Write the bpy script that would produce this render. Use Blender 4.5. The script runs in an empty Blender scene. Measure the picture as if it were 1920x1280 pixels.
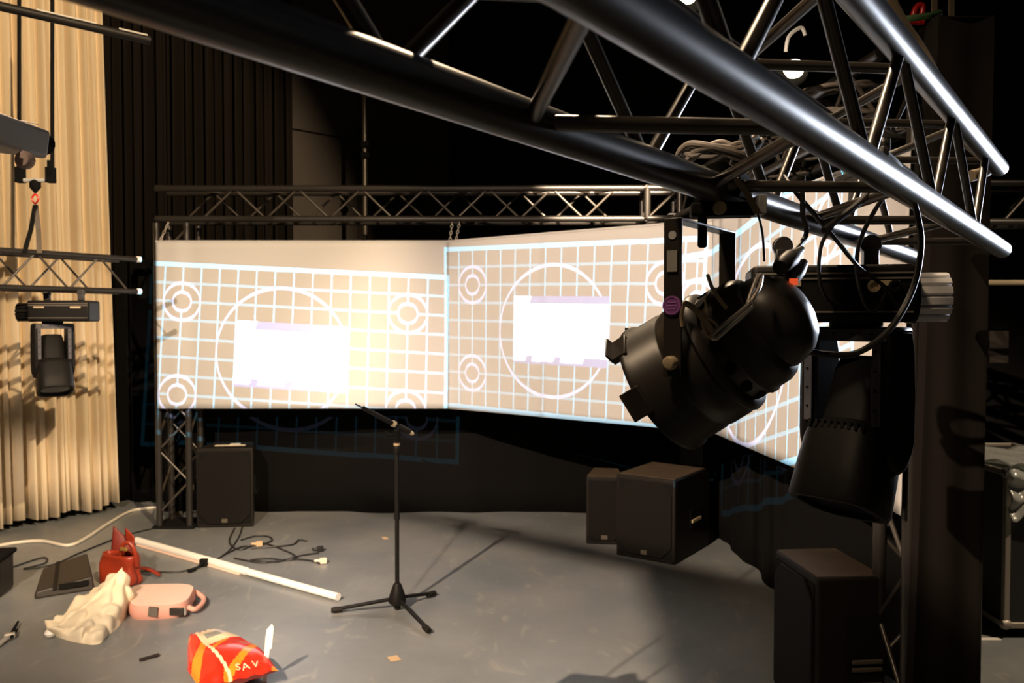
import bpy, math, random
import numpy as np
from mathutils import Vector, Matrix
random.seed(7)
C = bpy.context.scene.collection
# ------------------------------------------------------------------ camera model (1920x1280)
FPX, CX, CY, HOR, EYE = 1550.0, 960.0, 640.0, 600.0, 1.65
PIT = math.atan((CY-HOR)/FPX); CP, SP = math.cos(PIT), math.sin(PIT)
def ray(px, py):
    x = (px-CX)/FPX; u = (CY-py)/FPX
    return np.array([x, CP+u*SP, u*CP-SP])
def U(px, py, Y):
    r = ray(px, py); return Vector((r[0]/r[1]*Y, Y, EYE+r[2]/r[1]*Y))
def F(px, py, h=0.0):
    r = ray(px, py); t = (h-EYE)/r[2]; return Vector((r[0]*t, r[1]*t, h))
def V(*a): return Vector(a)
def pix(p):
    y, z = p[1], p[2]-EYE; d = y*CP-z*SP; return (CX+FPX*p[0]/d, CY-FPX*(y*SP+z*CP)/d)

# ------------------------------------------------------------------ materials
def lin(c): return tuple(((v/255)/12.92 if v/255 <= .04045 else ((v/255+.055)/1.055)**2.4) for v in c)
def mat(name, col, rough=.6, metal=0., spec=.5, noise=None, bump=None, emit=None, sheen=0, coat=0, alpha=None):
    m = bpy.data.materials.new(name); m.use_nodes = True
    nt = m.node_tree; b = nt.nodes['Principled BSDF']
    b.inputs['Base Color'].default_value = (*col, 1); b.inputs['Roughness'].default_value = rough
    b.inputs['Metallic'].default_value = metal; b.inputs['Specular IOR Level'].default_value = spec
    if sheen: b.inputs['Sheen Weight'].default_value = sheen
    if coat: b.inputs['Coat Weight'].default_value = coat; b.inputs['Coat Roughness'].default_value = .15
    tc = nt.nodes.new('ShaderNodeTexCoord')
    if noise:
        sc, amt = noise
        n = nt.nodes.new('ShaderNodeTexNoise'); n.inputs['Scale'].default_value = sc; n.inputs['Detail'].default_value = 4
        nt.links.new(tc.outputs['Object'], n.inputs['Vector'])
        mx = nt.nodes.new('ShaderNodeMix'); mx.data_type = 'RGBA'
        mx.inputs[6].default_value = (*[v*(1-amt) for v in col], 1); mx.inputs[7].default_value = (*[min(1, v*(1+amt)) for v in col], 1)
        nt.links.new(n.outputs['Fac'], mx.inputs[0]); nt.links.new(mx.outputs[2], b.inputs['Base Color'])
    if bump:
        sc, st, di = bump
        n = nt.nodes.new('ShaderNodeTexNoise'); n.inputs['Scale'].default_value = sc
        nt.links.new(tc.outputs['Object'], n.inputs['Vector'])
        bp = nt.nodes.new('ShaderNodeBump'); bp.inputs['Strength'].default_value = st; bp.inputs['Distance'].default_value = di
        nt.links.new(n.outputs['Fac'], bp.inputs['Height']); nt.links.new(bp.outputs['Normal'], b.inputs['Normal'])
    if emit: b.inputs['Emission Color'].default_value = (*emit[0], 1); b.inputs['Emission Strength'].default_value = emit[1]
    if alpha is not None: b.inputs['Transmission Weight'].default_value = alpha
    return m
M = dict(
 tube=mat('black_tube', (.055,.052,.050), .32, metal=.45, spec=.6, noise=(40,.25)),
 brace=mat('black_brace', (.075,.065,.055), .33, metal=.4, spec=.7),
 tube_dull=mat('black_tube_dull', (.028,.025,.022), .36, metal=.3, spec=.7),
 plastic=mat('black_plastic', (.0085,.008,.0075), .5, spec=.12, noise=(60,.2), bump=(300,.05,.001)),
 parblack=mat('black_lamp_paint', (.026,.022,.018), .38, spec=.5, bump=(25,.06,.004)),
 flat=mat('black_flat', (.008,.008,.008), .8, spec=.08),
 grille=mat('speaker_grille', (.007,.006,.005), .8, spec=.15, bump=(400,.3,.002)),
 panelrib=mat('panel_rib_metal', (.09,.075,.055), .5), dusty=mat('dusty_top', (.075,.05,.028), .75, noise=(14,.5)),
 cabinet=mat('speaker_cabinet', (.010,.008,.0065), .65, spec=.2, noise=(90,.2), bump=(200,.15,.001)),
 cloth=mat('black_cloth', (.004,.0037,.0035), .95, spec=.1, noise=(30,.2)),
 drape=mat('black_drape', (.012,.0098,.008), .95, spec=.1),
 colcloth=mat('black_column_cloth', (.012,.0098,.008), .95, spec=.1),
 curtain=mat('cream_curtain', (.74,.62,.44), .9, spec=.1, noise=(3,.05), bump=(250,.1,.001)),
 screen=mat('white_screen_cloth', (.485,.478,.475), .9, spec=.1),
 panel=mat('wall_panel', (.065,.055,.048), .8, noise=(2,.2)),
 wall=mat('dark_wall', (.012,.011,.010), .9),
 steel=mat('steel', (.60,.56,.50), .35, metal=.5),
 alu=mat('aluminium', (.75,.75,.76), .4, metal=.2),
 brass=mat('brass', (.50,.40,.25), .4, metal=.25),
 rubber=mat('cable_rubber', (.012,.011,.010), .5, spec=.5),
 greycable=mat('grey_cable', (.13,.11,.09), .6),
 whitecable=mat('white_cable', (.72,.66,.55), .5),
 webbing=mat('webbing', (.25,.2,.13), .8, bump=(400,.2,.001)),
 greyplastic=mat('grey_plastic', (.42,.42,.41), .5),
 yokegrey=mat('yoke_grey', (.07,.07,.085), .5),
 white=mat('white_plastic', (.85,.82,.76), .45),
 paper=mat('paper', (.75,.66,.5), .8),
 purple=mat('purple_sticker', (.22,.06,.26), .6),
 lightpurple=mat('purple_print', (.40,.16,.44), .6),
 greysticker=mat('grey_sticker', (.30,.29,.26), .6),
 red=mat('red_leather', (.26,.028,.009), .38, noise=(12,.3), bump=(60,.25,.004)),
 darkred=mat('dark_red_lining', (.16,.013,.006), .6),
 gold=mat('gold_buckle', (.75,.45,.12), .35, metal=.8),
 cream=mat('cream_cloth', (.86,.75,.55), .85, noise=(8,.06), bump=(30,.2,.004)),
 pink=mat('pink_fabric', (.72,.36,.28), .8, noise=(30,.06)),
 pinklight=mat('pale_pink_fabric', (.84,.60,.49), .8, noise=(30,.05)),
 folder=mat('black_leather', (.022,.017,.014), .5, bump=(50,.2,.003)),
 crispred=mat('glossy_red_foil', (.72,.030,.012), .25, coat=.3), crisporange=mat('glossy_orange_foil', (.85,.26,.02), .25, coat=.3),
 crispcream=mat('glossy_cream_foil', (.85,.68,.44), .3, coat=.3), crispgrey=mat('glossy_grey_foil', (.30,.30,.26), .3, coat=.3),
 crisplilac=mat('glossy_pale_foil', (.72,.66,.66), .3, coat=.3),
 redplastic=mat('red_metal', (.65,.015,.01), .3, coat=.4), green=mat('green_webbing', (.05,.12,.04), .8),
 bulb=mat('lit_lamp', (1,.9,.7), .5, emit=((1,.80,.50), 14)),
 led=mat('red_indicator', (.4,.02,.01), .4, emit=((1,.12,.03), .6)),
 caseblack=mat('flightcase_laminate', (.010,.010,.010), .5), casealu=mat('flightcase_edge', (.30,.27,.23), .5, metal=.5),
 film=mat('clear_plastic_film', (.75,.78,.74), .15, alpha=.75),
 tape=mat('white_floor_tape', (.75,.72,.66), .7), scrap=mat('paper_scrap', (.55,.38,.22), .8),
 lens=mat('lens_glass', (.03,.03,.04), .08, spec=.8),
)
# floor: scuffed painted boards
def floor_mat():
    m = bpy.data.materials.new('grey_stage_floor'); m.use_nodes = True; nt = m.node_tree; b = nt.nodes['Principled BSDF']
    N = nt.nodes.new; L = nt.links.new
    tc = N('ShaderNodeTexCoord')
    n1 = N('ShaderNodeTexNoise'); n1.inputs['Scale'].default_value = 1.6; n1.inputs['Detail'].default_value = 6; n1.inputs['Roughness'].default_value = .6
    n2 = N('ShaderNodeTexNoise'); n2.inputs['Scale'].default_value = 5; n2.inputs['Detail'].default_value = 8; n2.inputs['Distortion'].default_value = 2.5
    mp = N('ShaderNodeMapping'); mp.inputs['Scale'].default_value = (1, .45, 1); mp.inputs['Rotation'].default_value = (0, 0, .6)
    L(tc.outputs['Object'], n1.inputs['Vector']); L(tc.outputs['Object'], mp.inputs['Vector']); L(mp.outputs[0], n2.inputs['Vector'])
    cr = N('ShaderNodeValToRGB'); cr.color_ramp.elements[0].position = .3; cr.color_ramp.elements[0].color = (.145,.160,.168,1)
    cr.color_ramp.elements[1].position = .72; cr.color_ramp.elements[1].color = (.235,.240,.235,1)
    L(n1.outputs['Fac'], cr.inputs['Fac'])
    cr2 = N('ShaderNodeValToRGB'); cr2.color_ramp.elements[0].position = .60; cr2.color_ramp.elements[0].color = (0,0,0,1); cr2.color_ramp.elements[1].position = .78; cr2.color_ramp.elements[1].color = (.5,.5,.5,1)
    L(n2.outputs['Fac'], cr2.inputs['Fac'])
    mx = N('ShaderNodeMix'); mx.data_type = 'RGBA'; mx.inputs[7].default_value = (.42,.38,.32,1)
    L(cr2.outputs['Color'], mx.inputs[0]); L(cr.outputs['Color'], mx.inputs[6]); L(mx.outputs[2], b.inputs['Base Color'])
    b.inputs['Roughness'].default_value = .36; b.inputs['Specular IOR Level'].default_value = .4
    bp = N('ShaderNodeBump'); bp.inputs['Strength'].default_value = .08; bp.inputs['Distance'].default_value = .01; L(n2.outputs['Fac'], bp.inputs['Height']); L(bp.outputs['Normal'], b.inputs['Normal'])
    return m
M['floor'] = floor_mat()

# ------------------------------------------------------------------ mesh builder
class MB:
    def __init__(s): s.v = []; s.f = []; s.mi = []
    def add(s, vs, fs, mi=0):
        o = len(s.v); s.v += [Vector(v) for v in vs]; s.f += [tuple(i+o for i in f) for f in fs]; s.mi += [mi]*len(fs); return s
    def box(s, c, d, R=None, mi=0):
        c = Vector(c); vs = []
        for x in (-.5, .5):
            for y in (-.5, .5):
                for z in (-.5, .5):
                    p = Vector((x*d[0], y*d[1], z*d[2])); vs.append(c+(R @ p if R else p))
        return s.add(vs, [(0,1,3,2),(4,6,7,5),(0,4,5,1),(2,3,7,6),(0,2,6,4),(1,5,7,3)], mi)
    def tube(s, pts, r, n=10, cap=True, closed=False, mi=0):
        pts = [Vector(p) for p in pts]; k = len(pts); rs = r if isinstance(r, (list, tuple)) else [r]*k
        t0 = (pts[1]-pts[0]).normalized(); up = Vector((0,0,1)) if abs(t0.z) < .9 else Vector((1,0,0))
        a = t0.cross(up).normalized(); vs = []; fs = []
        for i, p in enumerate(pts):
            if closed: t = (pts[(i+1) % k]-pts[i-1]).normalized()
            else: t = (pts[min(i+1, k-1)]-pts[max(i-1, 0)]).normalized()
            a = (a-t*a.dot(t)).normalized(); b = t.cross(a)
            for j in range(n):
                w = 2*math.pi*j/n; vs.append(p+(a*math.cos(w)+b*math.sin(w))*rs[i])
        for i in range(k if closed else k-1):
            for j in range(n):
                i2 = (i+1) % k; fs.append((i*n+j, i*n+(j+1) % n, i2*n+(j+1) % n, i2*n+j))
        if cap and not closed: fs.append(tuple(range(n))[::-1]); fs.append(tuple((k-1)*n+j for j in range(n)))
        return s.add(vs, fs, mi)
    def lathe(s, prof, o, d, n=32, capa=True, capb=True, sq=None, mi=0, xref=None):
        o = Vector(o); d = Vector(d).normalized(); ref = Vector(xref) if xref else (Vector((0,0,1)) if abs(d.z) < .9 else Vector((1,0,0)))
        a = (ref-d*ref.dot(d)).normalized(); b = d.cross(a); vs = []; fs = []
        for (r, h) in prof:
            for j in range(n):
                w = 2*math.pi*j/n; cx, cy = math.cos(w), math.sin(w)
                if sq:
                    e = 2/sq; cx = math.copysign(abs(cx)**e, cx); cy = math.copysign(abs(cy)**e, cy)
                vs.append(o+d*h+(a*cx+b*cy)*r)
        k = len(prof)
        for i in range(k-1):
            for j in range(n): fs.append((i*n+j, i*n+(j+1) % n, (i+1)*n+(j+1) % n, (i+1)*n+j))
        if capa: fs.append(tuple(range(n))[::-1])
        if capb: fs.append(tuple((k-1)*n+j for j in range(n)))
        return s.add(vs, fs, mi)
    def prism(s, poly, depth, o, x, y, mi=0):     # polygon in plane (x,y) at o, extruded along x cross y, centred
        o = Vector(o); x = Vector(x); y = Vector(y); z = x.cross(y).normalized(); n = len(poly)
        vs = [o+x*p[0]+y*p[1]-z*depth/2 for p in poly]+[o+x*p[0]+y*p[1]+z*depth/2 for p in poly]
        fs = [tuple(range(n))[::-1], tuple(range(n, 2*n))]+[(i, (i+1) % n, (i+1) % n+n, i+n) for i in range(n)]
        return s.add(vs, fs, mi)
    def grid(s, fn, nu, nv, mif=None):
        vs = [fn(i/nu, j/nv) for j in range(nv+1) for i in range(nu+1)]; o = len(s.v); s.v += [Vector(v) for v in vs]
        for j in range(nv):
            for i in range(nu):
                a = o+j*(nu+1)+i; s.f.append((a, a+1, a+nu+2, a+nu+1)); s.mi.append(mif((i+.5)/nu, (j+.5)/nv) if mif else 0)
        return s
    def build(s, name, m, parent=None, org=None, bevel=0, solid=0, subd=0, smooth=40, seg=2):
        me = bpy.data.meshes.new(name)
        if org is None: org = Vector((0,0,0))
        me.from_pydata([tuple(v-Vector(org)) for v in s.v], [], s.f); me.update()
        for mm in (m if isinstance(m, (list, tuple)) else [m]): me.materials.append(mm)
        for p, i in zip(me.polygons, s.mi): p.material_index = i; p.use_smooth = True
        import bmesh
        bm = bmesh.new(); bm.from_mesh(me); bmesh.ops.recalc_face_normals(bm, faces=bm.faces); bm.to_mesh(me); bm.free()
        me.set_sharp_from_angle(angle=math.radians(smooth))
        o = bpy.data.objects.new(name, me); C.objects.link(o)
        if parent is not None: o.parent = parent
        elif org is not None: o.location = org
        if bevel:
            b = o.modifiers.new('bevel', 'BEVEL'); b.width = bevel; b.segments = seg; b.limit_method = 'ANGLE'; b.angle_limit = .6; b.harden_normals = False
        if subd: b = o.modifiers.new('sub', 'SUBSURF'); b.levels = subd; b.render_levels = subd
        if solid: b = o.modifiers.new('solid', 'SOLIDIFY'); b.thickness = solid; b.offset = 0
        return o
def smoothpath(pts, k=8, closed=False):
    pts = [Vector(p) for p in pts]; n = len(pts); out = []
    for i in range(n if closed else n-1):
        g = (lambda q: pts[q % n]) if closed else (lambda q: pts[max(0, min(n-1, q))])
        a, b, c, d = g(i-1), g(i), g(i+1), g(i+2)
        for j in range(k):
            t = j/k; out.append(.5*((2*b)+(c-a)*t+(2*a-5*b+4*c-d)*t*t+(3*b-a-3*c+d)*t**3))
    if not closed: out.append(pts[-1])
    return out
def tag(o, label, cat, group=None, kind=None):
    o['label'] = label; o['category'] = cat
    if group: o['group'] = group
    if kind: o['kind'] = kind
    return o
def thing(name, label, cat, loc=(0,0,0), rotz=0, group=None):
    o = bpy.data.objects.new(name, None); o.empty_display_size = .1; C.objects.link(o); o.location = loc; o.rotation_euler = (0,0,rotz)
    return tag(o, label, cat, group)
def struct(o): o['kind'] = 'structure'; return o
def cable(name, pts, r, m, label, cat='cable', group=None, k=8, n=8):
    org = Vector(pts[0]); return tag(MB().tube(smoothpath(pts, k), r, n).build(name, m, None, org), label, cat, group)

# ------------------------------------------------------------------ setting
struct(MB().box((1,5,-.05), (15,14,.1)).build('floor', M['floor']))
struct(MB().box((1,11.05,3.2), (15,.1,6.4)).build('wall_back', M['wall']))
struct(MB().box((-6.05,5,3.2), (.1,12,6.4)).build('wall_left', M['wall']))
struct(MB().box((8.0,5,3.2), (.1,12,6.4)).build('wall_right', M['wall']))
struct(MB().box((1,5,6.45), (15,14,.1)).build('ceiling', M['wall']))
# receding panelled wall behind the left of the stage, a stack of large boards with a seam
p0, p1 = V(-2.35,8.35,0), V(-.75,9.9,0); dw = (p1-p0); 
w = MB()
for z0, z1 in ((0,3.585),(3.60,6.4)):
    for a, b in ((0,.425),(.432,1.0)):
        q = p0+dw*a; r = p0+dw*b; nrm = V(.696,-.718,0)*.06
        w.add([q+V(0,0,z0), r+V(0,0,z0), r+V(0,0,z1), q+V(0,0,z1)]+[x+nrm*-1 for x in (q+V(0,0,z0), r+V(0,0,z0), r+V(0,0,z1), q+V(0,0,z1))], [(0,1,2,3),(4,7,6,5),(0,4,5,1),(1,5,6,2),(2,6,7,3),(3,7,4,0)])
struct(w.build('wall_panels', M['panel'], bevel=.006))

# ------------------------------------------------------------------ curtains and drapes
def drape(name, path, z0, z1, m, folds, amp, seed, nv=10, nu=None, top=None, zfn=None, solid=.004, taper=0):
    rnd = random.Random(seed); path = smoothpath([V(p[0], p[1], 0) for p in path], 12) if len(path) > 2 else [V(*path[0], 0).lerp(V(*path[1], 0), i/20) for i in range(21)]
    L = [0]
    for a, b in zip(path, path[1:]): L.append(L[-1]+(b-a).length)
    tot = L[-1]; nu = nu or int(folds*10)
    ph = [rnd.uniform(0, 6.28) for _ in range(6)]; fr = [folds*x for x in (1, .61, 1.47, .31, 2.1, .8)]; am = [1, .5, .4, .45, .2, .4]
    def fn(u, v):
        s = u*tot; i = 0
        while i < len(L)-2 and L[i+1] < s: i += 1
        t = (s-L[i])/max(1e-6, L[i+1]-L[i]); p = path[i].lerp(path[i+1], t); d = (path[i+1]-path[i]).normalized(); n = V(d.y, -d.x, 0)
        f = sum(a*math.sin(6.283*q*u+h+.25*math.sin(2.5*v+h)) for a, q, h in zip(am, fr, ph))
        f = math.copysign(abs(f/1.6)**.8, f)
        zb = zfn(u) if zfn else z0
        return p+n*f*amp*(1-.25*v)+d*taper*v*(u-.0)+V(0, 0, zb+(z1-zb)*v)
    return MB().grid(fn, nu, nv).build(name, m, None, None, solid=solid, smooth=60)
c = drape('cream_curtain', [(-4.75,5.25),(-3.98,6.38),(-3.43,7.14)], .06, 4.75, M['curtain'], 27, .06, 3, nv=14, nu=420, taper=-.10, zfn=lambda u: .055+.02*math.sin(40*u))
tag(c, 'tall cream pleated curtain hanging down the left side of the stage', 'curtain')
c = drape('black_curtain', [(-4.4,8.3),(-2.2,8.3)], .03, 5.6, M['drape'], 22, .10, 5, nu=260)
tag(c, 'tall black pleated curtain hanging between the cream curtain and the panelled wall', 'curtain')
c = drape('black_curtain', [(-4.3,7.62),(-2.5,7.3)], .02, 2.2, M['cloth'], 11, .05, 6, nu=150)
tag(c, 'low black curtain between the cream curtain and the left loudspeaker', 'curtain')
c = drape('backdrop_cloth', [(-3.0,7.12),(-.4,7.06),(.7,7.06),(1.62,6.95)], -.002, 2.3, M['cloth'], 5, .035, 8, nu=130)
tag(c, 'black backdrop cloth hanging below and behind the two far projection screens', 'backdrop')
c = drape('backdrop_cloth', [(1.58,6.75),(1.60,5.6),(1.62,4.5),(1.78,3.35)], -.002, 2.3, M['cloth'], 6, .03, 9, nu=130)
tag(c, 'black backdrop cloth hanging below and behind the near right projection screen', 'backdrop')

# ------------------------------------------------------------------ trusses
def truss(label, P, d, l, u, length, S, rc, rb, period, phases, group=None, name='box_truss', mtube='tube', mbrace='brace', ends=True, collars=True):
    """P = one chord end; truss runs from P along d; l,u = the two cross directions"""
    P, d, l, u = Vector(P), Vector(d).normalized(), Vector(l).normalized(), Vector(u).normalized()
    t = thing(name, label, 'truss', P, 0, group); ch = {'B': P, 'A': P+l*S, 'C': P+u*S, 'E': P+l*S+u*S}
    for k, q in ch.items():
        m = MB().tube([q, q+d*length], rc, 24)
        if collars:
            for e in (0.004, length-.004): m.lathe([(rc*.6,-.012),(rc*.92,-.008),(rc*.92,.012),(rc*.6,.012)], q+d*e, d, 24)
        m.build('chord', M[mtube], t, P)
    for (k1, k2), ph in phases.items():
        a, b = ch[k1], ch[k2]; s = ph; side = True; pts = []
        while s < length:
            if s > 0.015: pts.append((a if side else b)+d*s)
            s += period/2; side = not side
        # start leg from before zero
        for p, q in zip(pts, pts[1:]):
            MB().tube([p, q], rb, 14).build('brace', M[mbrace], t, P)
    return t
# foreground truss, fitted
fd, fl, fu = V(.6031238,.79750543,-.01505924), V(-.79722127,.60207681,-.04406544), V(-.02607561,.03858246,.99891514)
FB = V(1.42939952, 2.41875869, .20576259+EYE)
FT = truss('big black box truss crossing the upper right, nearest to the camera', FB, -fd, fl, fu, 3.3, .239, .025, .0095, .5,
      {('B','A'): .27, ('B','C'): .49-.245*2+.01, ('A','E'): .24, ('C','E'): .12})
def fchord(k, t):
    return {'B': FB, 'A': FB+fl*.239, 'C': FB+fu*.239, 'E': FB+fl*.239+fu*.239}[k]-fd*t
# end frame verticals of the foreground truss
# rear truss over the far screens
RX0, RX1, RY, RZ = -2.80, 1.03, 6.53, 2.446
truss('long black box truss above the two far projection screens', (RX0, RY, RZ), (1,0,0), (0,1,0), (0,0,1), RX1-RX0, .239, .025, .009, .5,
      {('B','C'): .5-.135, ('A','E'): .12, ('B','A'): .25, ('C','E'): .2}, mtube='tube_dull')
# right truss from the corner to the draped tower
rr0, rr1 = V(1.27,6.45,RZ), V(1.43,3.24,RZ); rd = (rr1-rr0).normalized()
truss('black box truss running above the near right screen to the draped column', rr0, rd, V(1,0,0), V(0,0,1), (rr1-rr0).length, .239, .025, .009, .5,
      {('B','C'): .2, ('A','E'): .32, ('B','A'): .25, ('C','E'): .1}, mtube='tube_dull')
# corner cube joining both
t = thing('truss_corner', 'black cube shaped corner joint between the rear truss and the right truss', 'truss corner', (1.07,6.53,RZ))
o = V(1.06,6.50,RZ); cs = [o+V(x*.255, y*.25, z*.239) for x in (0,1) for y in (0,1) for z in (0,1)]
for i in range(8):
    for b in (1,2,4):
        if not i & b: MB().tube([cs[i], cs[i|b]], .025, 16).build('chord', M['tube_dull'], t, t.location)
for a, b in ((0,3),(4,7),(0,5),(2,7),(0,6)): MB().tube([cs[a], cs[b]], .009, 10).build('brace', M['brace'], t, t.location)
for z in (0, .239): MB().box((1.30,6.48,RZ+z+.03), (.16,.05,.008)).build('bracket_plate', M['alu'], t, t.location)
# left tower
def tower(label, x, y, z1, faces, ybase=0, **k):
    t = truss(label, (x, y, .02), (0,0,1), (1,0,0), (0,1,0), z1-.02, .239, .025, .009, .5, faces, name='truss_tower', mtube='tube_dull', collars=False, **k)
    MB().box((x+.12, y+.12, .01), (.33,.33,.02)).build('base_plate', M['flat'], t, t.location, bevel=.004); return t
tower('black truss leg standing left of the left loudspeaker', -2.80, 6.53, 2.415, {('B','A'): .1, ('A','E'): .2, ('B','C'): .2, ('C','E'): .3})
tower('black truss leg partly draped in black cloth, behind the right loudspeaker', 1.435, 2.97, 2.415, {('B','A'): .1, ('A','E'): .2, ('B','C'): .22, ('C','E'): .3})
# far right truss beyond the column
truss('distant black truss at the right edge, beyond the draped column', (3.35,6.0,2.36), (1,0,0), (0,1,0), (0,0,1), 2.2, .28, .026, .01, .5,
      {('B','C'): .2, ('A','E'): .3, ('B','A'): .2, ('C','E'): .2}, mtube='tube_dull')
# cloth-covered column
def column():
    y0, y1 = 2.90, 3.28
    def fn(u, v):
        z = 2.70*v+.01
        # path: left front corner, front, right side
        w = .148
        s = u*3
        xl = 1.448-.034*(1-v)+.034*v; xr = 1.675-.023*(1-v)
        if s < .25: p = V(xl-.02*(1-s/.25)*0, y0+.09*(1-s/.25), z)
        elif s < 2.3: q = (s-.25)/2.05; p = V(xl+(xr-xl)*q, y0+.010*math.sin(q*9+1.5*v)*(1-.6*v)+.008*math.sin(q*4-2*v), z)
        else: p = V(xr, y0+(y1-y0)*(s-2.3)/.7, z)
        if v > .97: p.z -= .03*math.sin(math.pi*min(1, max(0, (s-.25)/2.05)))
        return p
    t = thing('cloth_column', 'tall column of black cloth wrapped round the truss leg on the right', 'column', (1.56,3.05,0))
    MB().grid(fn, 60, 40).build('front_cloth', M['colcloth'], t, t.location, solid=.006, smooth=70)
    MB().grid(lambda u, v: V(1.482+.19*u, 2.905+.37*v, 2.705-.02*math.sin(math.pi*u)*math.sin(math.pi*v)), 12, 12).build('top_flap', M['colcloth'], t, t.location, solid=.006)
    return t
column()

# ------------------------------------------------------------------ projection screens
K = .9
S0, S1, S2, S3 = V(-2.78,6.47,0), V(-.501,6.47,0), V(1.236,5.09,0), V(1.401,2.92,0)
SB, ST = EYE-.693, EYE+.612
def screen(label, a, b, bump, name='projection_screen', kink=0):
    d = b-a; n = V(d.y, -d.x, 0).normalized()
    if n.y > 0: n = -n
    def fn(u, v):
        return a+d*u+n*bump(u, v)+V(0, 0, SB+(ST-SB)*v)
    t = thing(name, label, 'screen', (a+b)/2+V(0,0,SB))
    MB().grid(fn, 90, 24).build('screen_cloth', M['screen'], t, t.location, solid=.004, smooth=80)
    m = MB().tube([fn(i/30, 1)+V(0,0,.002) for i in range(31)], .008, 8); m.build('top_hem', M['screen'], t, t.location)
    return t
g = lambda x, c, w: math.exp(-((x-c)/w)**2)
screen('left white projection screen with a test grid and a blank white window', S0, S1, lambda u, v: .010*g(u,.07,.03)*(1-.2*v)-.008*g(u,.12,.03)+.004*math.sin(7*u))
screen('middle white projection screen with a test grid and a white menu window', S1, S2, lambda u, v: .012*g(u,.43,.02)*(1-v*.6)-.006*g(u,.40,.02)+.012*g(u,.93,.05)*v-.008*g(u,.8,.05)*v)
sc3 = screen('right white projection screen seen edge on, behind the black spotlight', S2, S3, lambda u, v: .02*g(u,1,.04)*(1-v)+.010*g(u,.03,.03)*v)
# chains hanging the screens from the truss
def chain(p, q, label, group=None):
    p, q = Vector(p), Vector(q); L = (q-p).length; n = max(4, int(L/.026)); d = (q-p)/n; m = MB()
    for i in range(n):
        c = p+d*(i+.5); a = V(1,0,0) if i % 2 else V(0,1,0); h = d.normalized()*.017
        pts = [c+h*math.sin(w)+a*.009*math.cos(w) for w in [k*math.pi/5 for k in range(10)]]
        m.tube(pts, .0035, 6, closed=True)
    return tag(m.build('chain', M['steel'], None, p), label, 'chain', group)
chain((-.47,6.53,RZ-.02), U(843,458,6.45), 'left one of the two chains at the meeting point of the far screens')
chain((-.41,6.53,RZ-.02), U(854,455,6.44), 'right one of the two chains at the meeting point of the far screens')
chain((-2.70,6.53,RZ-.02), U(301,450,6.46), 'chain holding the top left corner of the left screen')
chain((1.22,6.33,RZ-.02), (1.2,5.2,ST+.01), 'chain holding the far end of the right screen under the truss corner')

# ------------------------------------------------------------------ left truss with hoist
l0, l1 = U(-60,541,4.75), U(256,549,5.62); l0.z = l1.z = 1.845
ld = (l0-l1).normalized(); ll = V(-ld.y, ld.x, 0); ll = ll if ll.y > 0 else -ll
LT = truss('slim black truss end hanging in front of the cream curtain', l1, ld, ll, V(0,0,1), (l0-l1).length, .218, .0175, .007, .40,
      {('B','C'): .06, ('A','E'): .2, ('B','A'): .1, ('C','E'): .15}, mtube='tube_dull')
for zz in (0,.218):
    q = l1+V(0,0,zz); MB().lathe([(.012,0),(.02,.004),(.02,.03),(.012,.034)], q-ld*.034, ld, 16).build('end_cap', M['white'], LT, l1)['label'] = 'pale plug in the tube end'
hz = 5.35
t = thing('hanging_bracket', 'black U shaped bracket hanging on two rods in front of the cream curtain', 'bracket', U(66,340,hz))
for px in (36, 98): MB().tube([U(px,-60,hz), U(px,318,hz)], .012, 10).build('rod', M['flat'], t, t.location)
for px in (38, 95):
    a = U(px,312,hz); m = MB().box(U(px,328,hz), (.05,.05,.10)); m.box(U(px,308,hz), (.034,.034,.05)); m.tube([U(px-10,338,hz), U(px+10,338,hz)], .012, 10); m.build('clamp', M['flat'], t, t.location, bevel=.006)
MB().tube([U(38,338,hz), U(95,338,hz)], .014, 12).build('cross_bar', M['alu'], t, t.location)
m = MB().lathe([(.006,-.05),(.034,-.03),(.034,.005),(.014,.03),(.008,.04)], U(66,350,hz), (0,0,-1), 16); m.build('swivel', M['flat'], t, t.location)
m = MB().tube(smoothpath([U(66,364,hz), U(60,372,hz), U(66,382,hz), U(72,372,hz)], 6, True), .006, 8, closed=True)
tag(m.build('shackle', M['redplastic'], None, U(66,372,hz)), 'small red shackle under the hanging bracket', 'shackle')
def strip(pts, wv, th, name, m, label, cat, group=None):
    mm = MB(); wv = Vector(wv)
    for a, b in zip(pts, pts[1:]):
        a, b = Vector(a), Vector(b); d = (b-a); n = d.cross(wv).normalized()*th/2; w = wv/2
        mm.add([a-w-n, a+w-n, a+w+n, a-w+n, b-w-n, b+w-n, b+w+n, b-w+n], [(0,1,2,3),(4,7,6,5),(0,4,5,1),(1,5,6,2),(2,6,7,3),(3,7,4,0)])
    return tag(mm.build(name, m, None, Vector(pts[0])), label, cat, group)
strip([U(66,384,hz), U(58,430,5.3), U(46,472,4.97)], (.03,0,0), .005, 'sling', M['flat'], 'black webbing sling running down to the left truss, the left of two', 'sling')
strip([U(67,384,hz), U(72,430,5.3), U(74,474,5.02)], (.032,0,0), .005, 'sling', M['greycable'], 'grey webbing sling running down to the left truss, the right of two', 'sling')

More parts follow.
